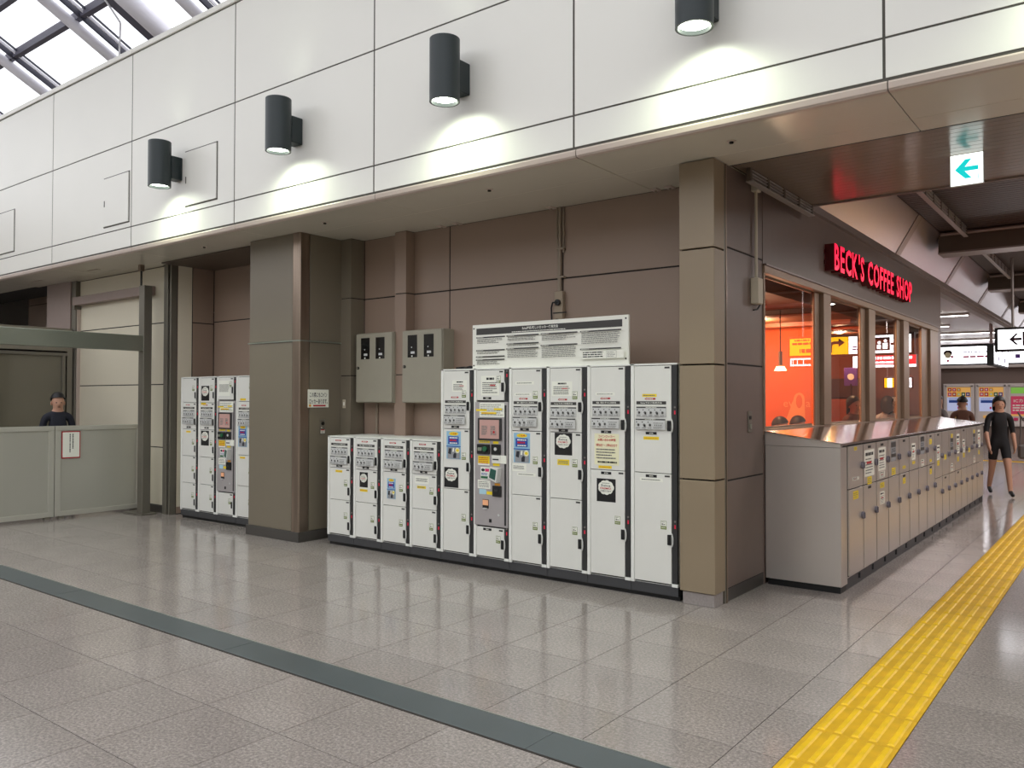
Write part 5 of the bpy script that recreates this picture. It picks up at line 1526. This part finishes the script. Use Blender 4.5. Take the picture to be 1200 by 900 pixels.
# ------------------------------------------------------------------ people
def person(name, label, loc, rz, H=1.65, pose='stand', top='cloth_black', bottom='cloth_black', legs=None, sleeves=None, hair='short', cat='person'):
    root = empty(name, loc, rz, label=label, cat=cat)
    k = H/1.72
    top_s = sleeves or top
    legs = legs or bottom
    J = []; E_ = []; RAD = []; MT = []
    def v(p, r, m_, link_=None):
        J.append(Vector(p)*k); RAD.append(r*k); MT.append(m_)
        if link_ is not None: E_.append((link_, len(J)-1))
        return len(J)-1
    sit = pose == 'sit'
    hz = 0.0 if not sit else -0.33
    pel = v((0,0,0.95+hz), 0.135, bottom)
    wa = v((0,0.0,1.08+hz), 0.125, top, pel)
    ch = v((0,-0.01,1.27+hz), 0.145, top, wa)
    nb_ = v((0,0.0,1.42+hz), 0.085, top, ch)
    nk = v((0,-0.005,1.50+hz), 0.055, 'skin', nb_)
    h1 = v((0,-0.025,1.57+hz), 0.078, 'skin', nk)
    h2 = v((0,-0.010,1.635+hz), 0.094, 'skin', h1); h3 = v((0,-0.005,1.70+hz), 0.075, 'skin', h2)
    step = {'walk': 0.22}.get(pose, 0.0)
    for s_ in (-1, 1):
        sh_ = v((s_*0.165,0,1.39+hz), 0.062, top, nb_)
        bend = 0.10 if pose == 'stand' else (0.16 if pose == 'walk' else 0.12)
        sw = s_*step
        if sit or pose == 'use':
            el = v((s_*0.22,-0.10,1.12+hz), 0.045, top_s, sh_)
            wr = v((s_*0.13,-0.33,1.10+hz), 0.03, 'skin', el)
            hd = v((s_*0.10,-0.41,1.11+hz), 0.036, 'skin', wr)
        else:
            el = v((s_*0.225,sw*0.3,1.12), 0.043, top_s, sh_)
            wr = v((s_*0.235,-bend+sw*0.6,0.90), 0.03, 'skin', el)
            hd = v((s_*0.232,-bend-0.03+sw*0.7,0.83), 0.034, 'skin', wr)
        d_ = (J[hd]-J[wr]).normalized()
        side = Vector((-s_,0,0))
        fw_ = d_.cross(Vector((1,0,0))).normalized()
        for q, (o1, ln) in enumerate(((-0.024, 0.062), (-0.008, 0.072), (0.008, 0.068), (0.024, 0.055))):
            b0 = J[hd]/k+d_*0.028+fw_*o1
            f1 = v(b0, 0.0095, 'skin', hd); f2 = v(b0+d_*ln*0.55+side*0.006, 0.009, 'skin', f1); v(b0+d_*ln*0.95+side*0.02, 0.0075, 'skin', f2)
        b0 = J[hd]/k+fw_*-0.03
        f1 = v(b0, 0.011, 'skin', hd); v(b0+d_*0.035+fw_*-0.02+side*0.01, 0.009, 'skin', f1)
        if sit:
            hp = v((s_*0.09,-0.02,0.90+hz), 0.095, bottom, pel)
            kn = v((s_*0.11,-0.42,0.88+hz), 0.062, bottom, hp)
            an = v((s_*0.11,-0.40,0.48+hz), 0.042, legs, kn)
            v((s_*0.115,-0.52,0.43+hz), 0.035, 'black', an)
        else:
            hp = v((s_*0.088,0,0.88), 0.092, bottom, pel)
            if legs != bottom: hp = v((s_*0.092,-0.012-sw*0.25,0.70), 0.082, bottom, hp)
            kn = v((s_*0.095,-0.03-sw*0.6,0.49), 0.058, legs if pose == 'walk' and legs != bottom else bottom, hp)
            an = v((s_*0.10,0.02-sw*1.3,0.09+(0.03 if sw < 0 else 0)), 0.038, legs, kn)
            v((s_*0.105,-0.13-sw*1.3,0.035), 0.034, 'black', an)
    me = bpy.data.meshes.new('body')
    me.from_pydata([tuple(p) for p in J], E_, [])
    o = bpy.data.objects.new('body', me); COL.objects.link(o)
    md = o.modifiers.new('skin', 'SKIN'); md.use_smooth_shade = True
    for i, sv in enumerate(me.skin_vertices[0].data):
        sv.radius = (RAD[i], RAD[i]*(0.78 if i in (pel, wa, ch) else 1.0)); sv.use_root = (i == pel)
    sd_ = o.modifiers.new('sub', 'SUBSURF'); sd_.levels = 2; sd_.render_levels = 2
    dg = bpy.context.evaluated_depsgraph_get()
    m2 = bpy.data.meshes.new_from_object(o.evaluated_get(dg))
    bpy.data.objects.remove(o)
    names = []
    for m_ in MT:
        if m_ not in names: names.append(m_)
    m2.materials.clear()
    for m_ in names: m2.materials.append(M[m_])
    segs = [(J[a], J[b], MT[b], RAD[b]) for a, b in E_]
    vs = m2.vertices
    for p in m2.polygons:
        c = p.center; best = None
        for a, b, m_, r_ in segs:
            ab = b-a; t_ = max(0, min(1, (c-a).dot(ab)/max(ab.dot(ab), 1e-9)))
            d_ = (c-(a+ab*t_)).length-r_
            if best is None or d_ < best[0]: best = (d_, m_)
        p.material_index = names.index(best[1]); p.use_smooth = True
    # face relief: brow, nose and chin pushed out of the same surface
    hc = J[h2]
    for v_ in vs:
        d_ = v_.co-(J[h1]+Vector((0,-0.078*k,0.01*k)))
        if v_.co.y < J[h1].y-0.03*k and abs(v_.co.x) < 0.016*k and abs(d_.z) < 0.025*k: v_.co.y -= 0.022*k
    b_ = link('body', m2, root)
    hm = MB(); c = (0, 0.008*k, hc.z+0.012*k)
    R0 = 0.112*k
    n = 16; kk = 8
    vsx = []; fsx = []
    low = {'short': 0.55, 'long': 1.0, 'cap': 0.5}[hair]
    for j in range(kk+1):
        for i in range(n):
            th = 2*math.pi*i/n
            back_ = 0.5+0.5*math.sin(th)
            ph = math.pi*(0.40+(low-0.40)*back_*0.9)*j/kk
            rr = R0
            z_ = c[2]+rr*math.cos(ph)*1.08
            x_ = rr*0.92*math.sin(ph)*math.cos(th); y_ = c[1]+rr*1.02*math.sin(ph)*math.sin(th)
            if hair == 'long' and ph > math.pi*0.5:
                z_ = c[2]-rr*1.6*(ph/math.pi-0.5)*2*1.2; x_ = rr*0.95*math.cos(th); y_ = c[1]+rr*0.95*math.sin(th)
            vsx.append((x_, y_, z_))
    for j in range(kk):
        for i in range(n):
            fsx.append((j*n+i, (j+1)*n+i, (j+1)*n+(i+1) % n, j*n+(i+1) % n))
    hm.add(vsx, fsx, 'hair', True)
    if hair == 'cap':
        hm.ball((0, 0, c[2]+0.02*k), R0*1.05, R0*1.1, R0*0.8, 'cloth_white', 14, 6, 0.0, 0.5); hm.box(-0.07*k, 0.07*k, -R0*1.75, -R0*0.6, c[2]+0.02*k, c[2]+0.03*k, 'cloth_white', 0.004)
    obj('hair', hm, root)
    for s_ in (-1, 1):
        obj('eye', MB().ball((s_*0.032*k, J[h2].y-0.082*k, J[h2].z-0.03*k), 0.011*k, 0.008*k, 0.007*k, 'black', 8, 6), root)
        obj('ear', MB().ball((s_*0.088*k, J[h2].y+0.01*k, J[h2].z-0.04*k), 0.012*k, 0.02*k, 0.032*k, 'skin', 8, 6), root)
    obj('mouth', MB().ball((0, J[h1].y-0.078*k, J[h1].z-0.03*k), 0.022*k, 0.008*k, 0.006*k, 'cloth_brown', 8, 6), root)
    return root
person('person', 'person in a dark navy uniform standing behind the grey barrier', (-12.4, 5.37, 0), R(75), 1.66, 'stand', 'cloth_navy', 'cloth_navy')
person('person', 'person in black top with bare legs walking past the end of the stainless lockers', (-1.86, 15.95, 0), R(20), 1.64, 'walk', 'cloth_black', 'cloth_black', legs='skin', hair='long')
person('person', 'person with dark hair and grey shirt beyond the stainless lockers', (-3.05, 17.4, 0), R(150), 1.68, 'stand', 'cloth_grey', 'cloth_navy')
person('person', 'person in a brown top between the ticket machines and the stainless lockers', (-2.75, 18.2, 0), R(200), 1.64, 'use', 'cloth_brown', 'cloth_black')
bgp = empty('shoulder_bag', (-1.45, 16.1, 0.62), R(15), label='grey shoulder bag carried by the walking person', cat='bag')
obj('pouch', MB().box(-0.16, 0.16, -0.06, 0.06, 0, 0.24, 'bag_grey', 0.03), bgp)
obj('strap', MB().tube([(-0.13,0,0.23),(-0.12,0,0.45),(-0.12,-0.02,0.7),(-0.16,-0.03,0.78)], 0.012, 'bag_grey', 6).tube([(0.13,0,0.23),(0.02,0,0.5),(-0.16,-0.03,0.78)], 0.012, 'bag_grey', 6), bgp)
# customers seated at the window counter inside the shop
def stool(x, y, n):
    t = empty('bar_stool', (x, y, 0.01), label='round bar stool at the coffee shop counter, %s from the tan pillar' % n, cat='stool', group='stools at the window counter')
    obj('seat', MB().cyl((0,0,0.43), (0,0,0.465), 0.17, 'shop_dark', 18), t)
    for i in range(4):
        a = math.pi/4+i*math.pi/2
        obj('leg', MB().cyl((0.1*math.cos(a),0.1*math.sin(a),0.44), (0.17*math.cos(a),0.17*math.sin(a),0), 0.014, 'shop_dark', 8), t)
for x_, y_, lb, n_ in ((-3.62, 10.36, 'person with black hair seated inside the coffee shop, nearer the pendant lamp', 'first'), (-3.62, 11.05, 'person with black hair seated inside the coffee shop against the orange wall', 'second')):
    stool(x_, y_, n_)
    person('person', lb, (x_, y_, 0.01), R(92), 1.66, 'sit', 'cloth_black' if n_ == 'first' else 'cloth_navy', 'cloth_navy', hair='short')
for x_, y_, lb, tp_, hr, rz in ((-3.36, 12.75, 'person with long dark hair standing inside the coffee shop behind the second window', 'cloth_brown', 'long', 60), (-3.12, 13.75, 'person with long dark hair in a white top inside the coffee shop', 'cloth_white', 'long', 200), (-3.16, 14.45, 'person in a white cap standing inside the coffee shop', 'cloth_white', 'cap', 30)):
    person('person', lb, (x_, y_, 0.01), R(rz), 1.62, 'stand', tp_, 'cloth_navy', hair=hr)
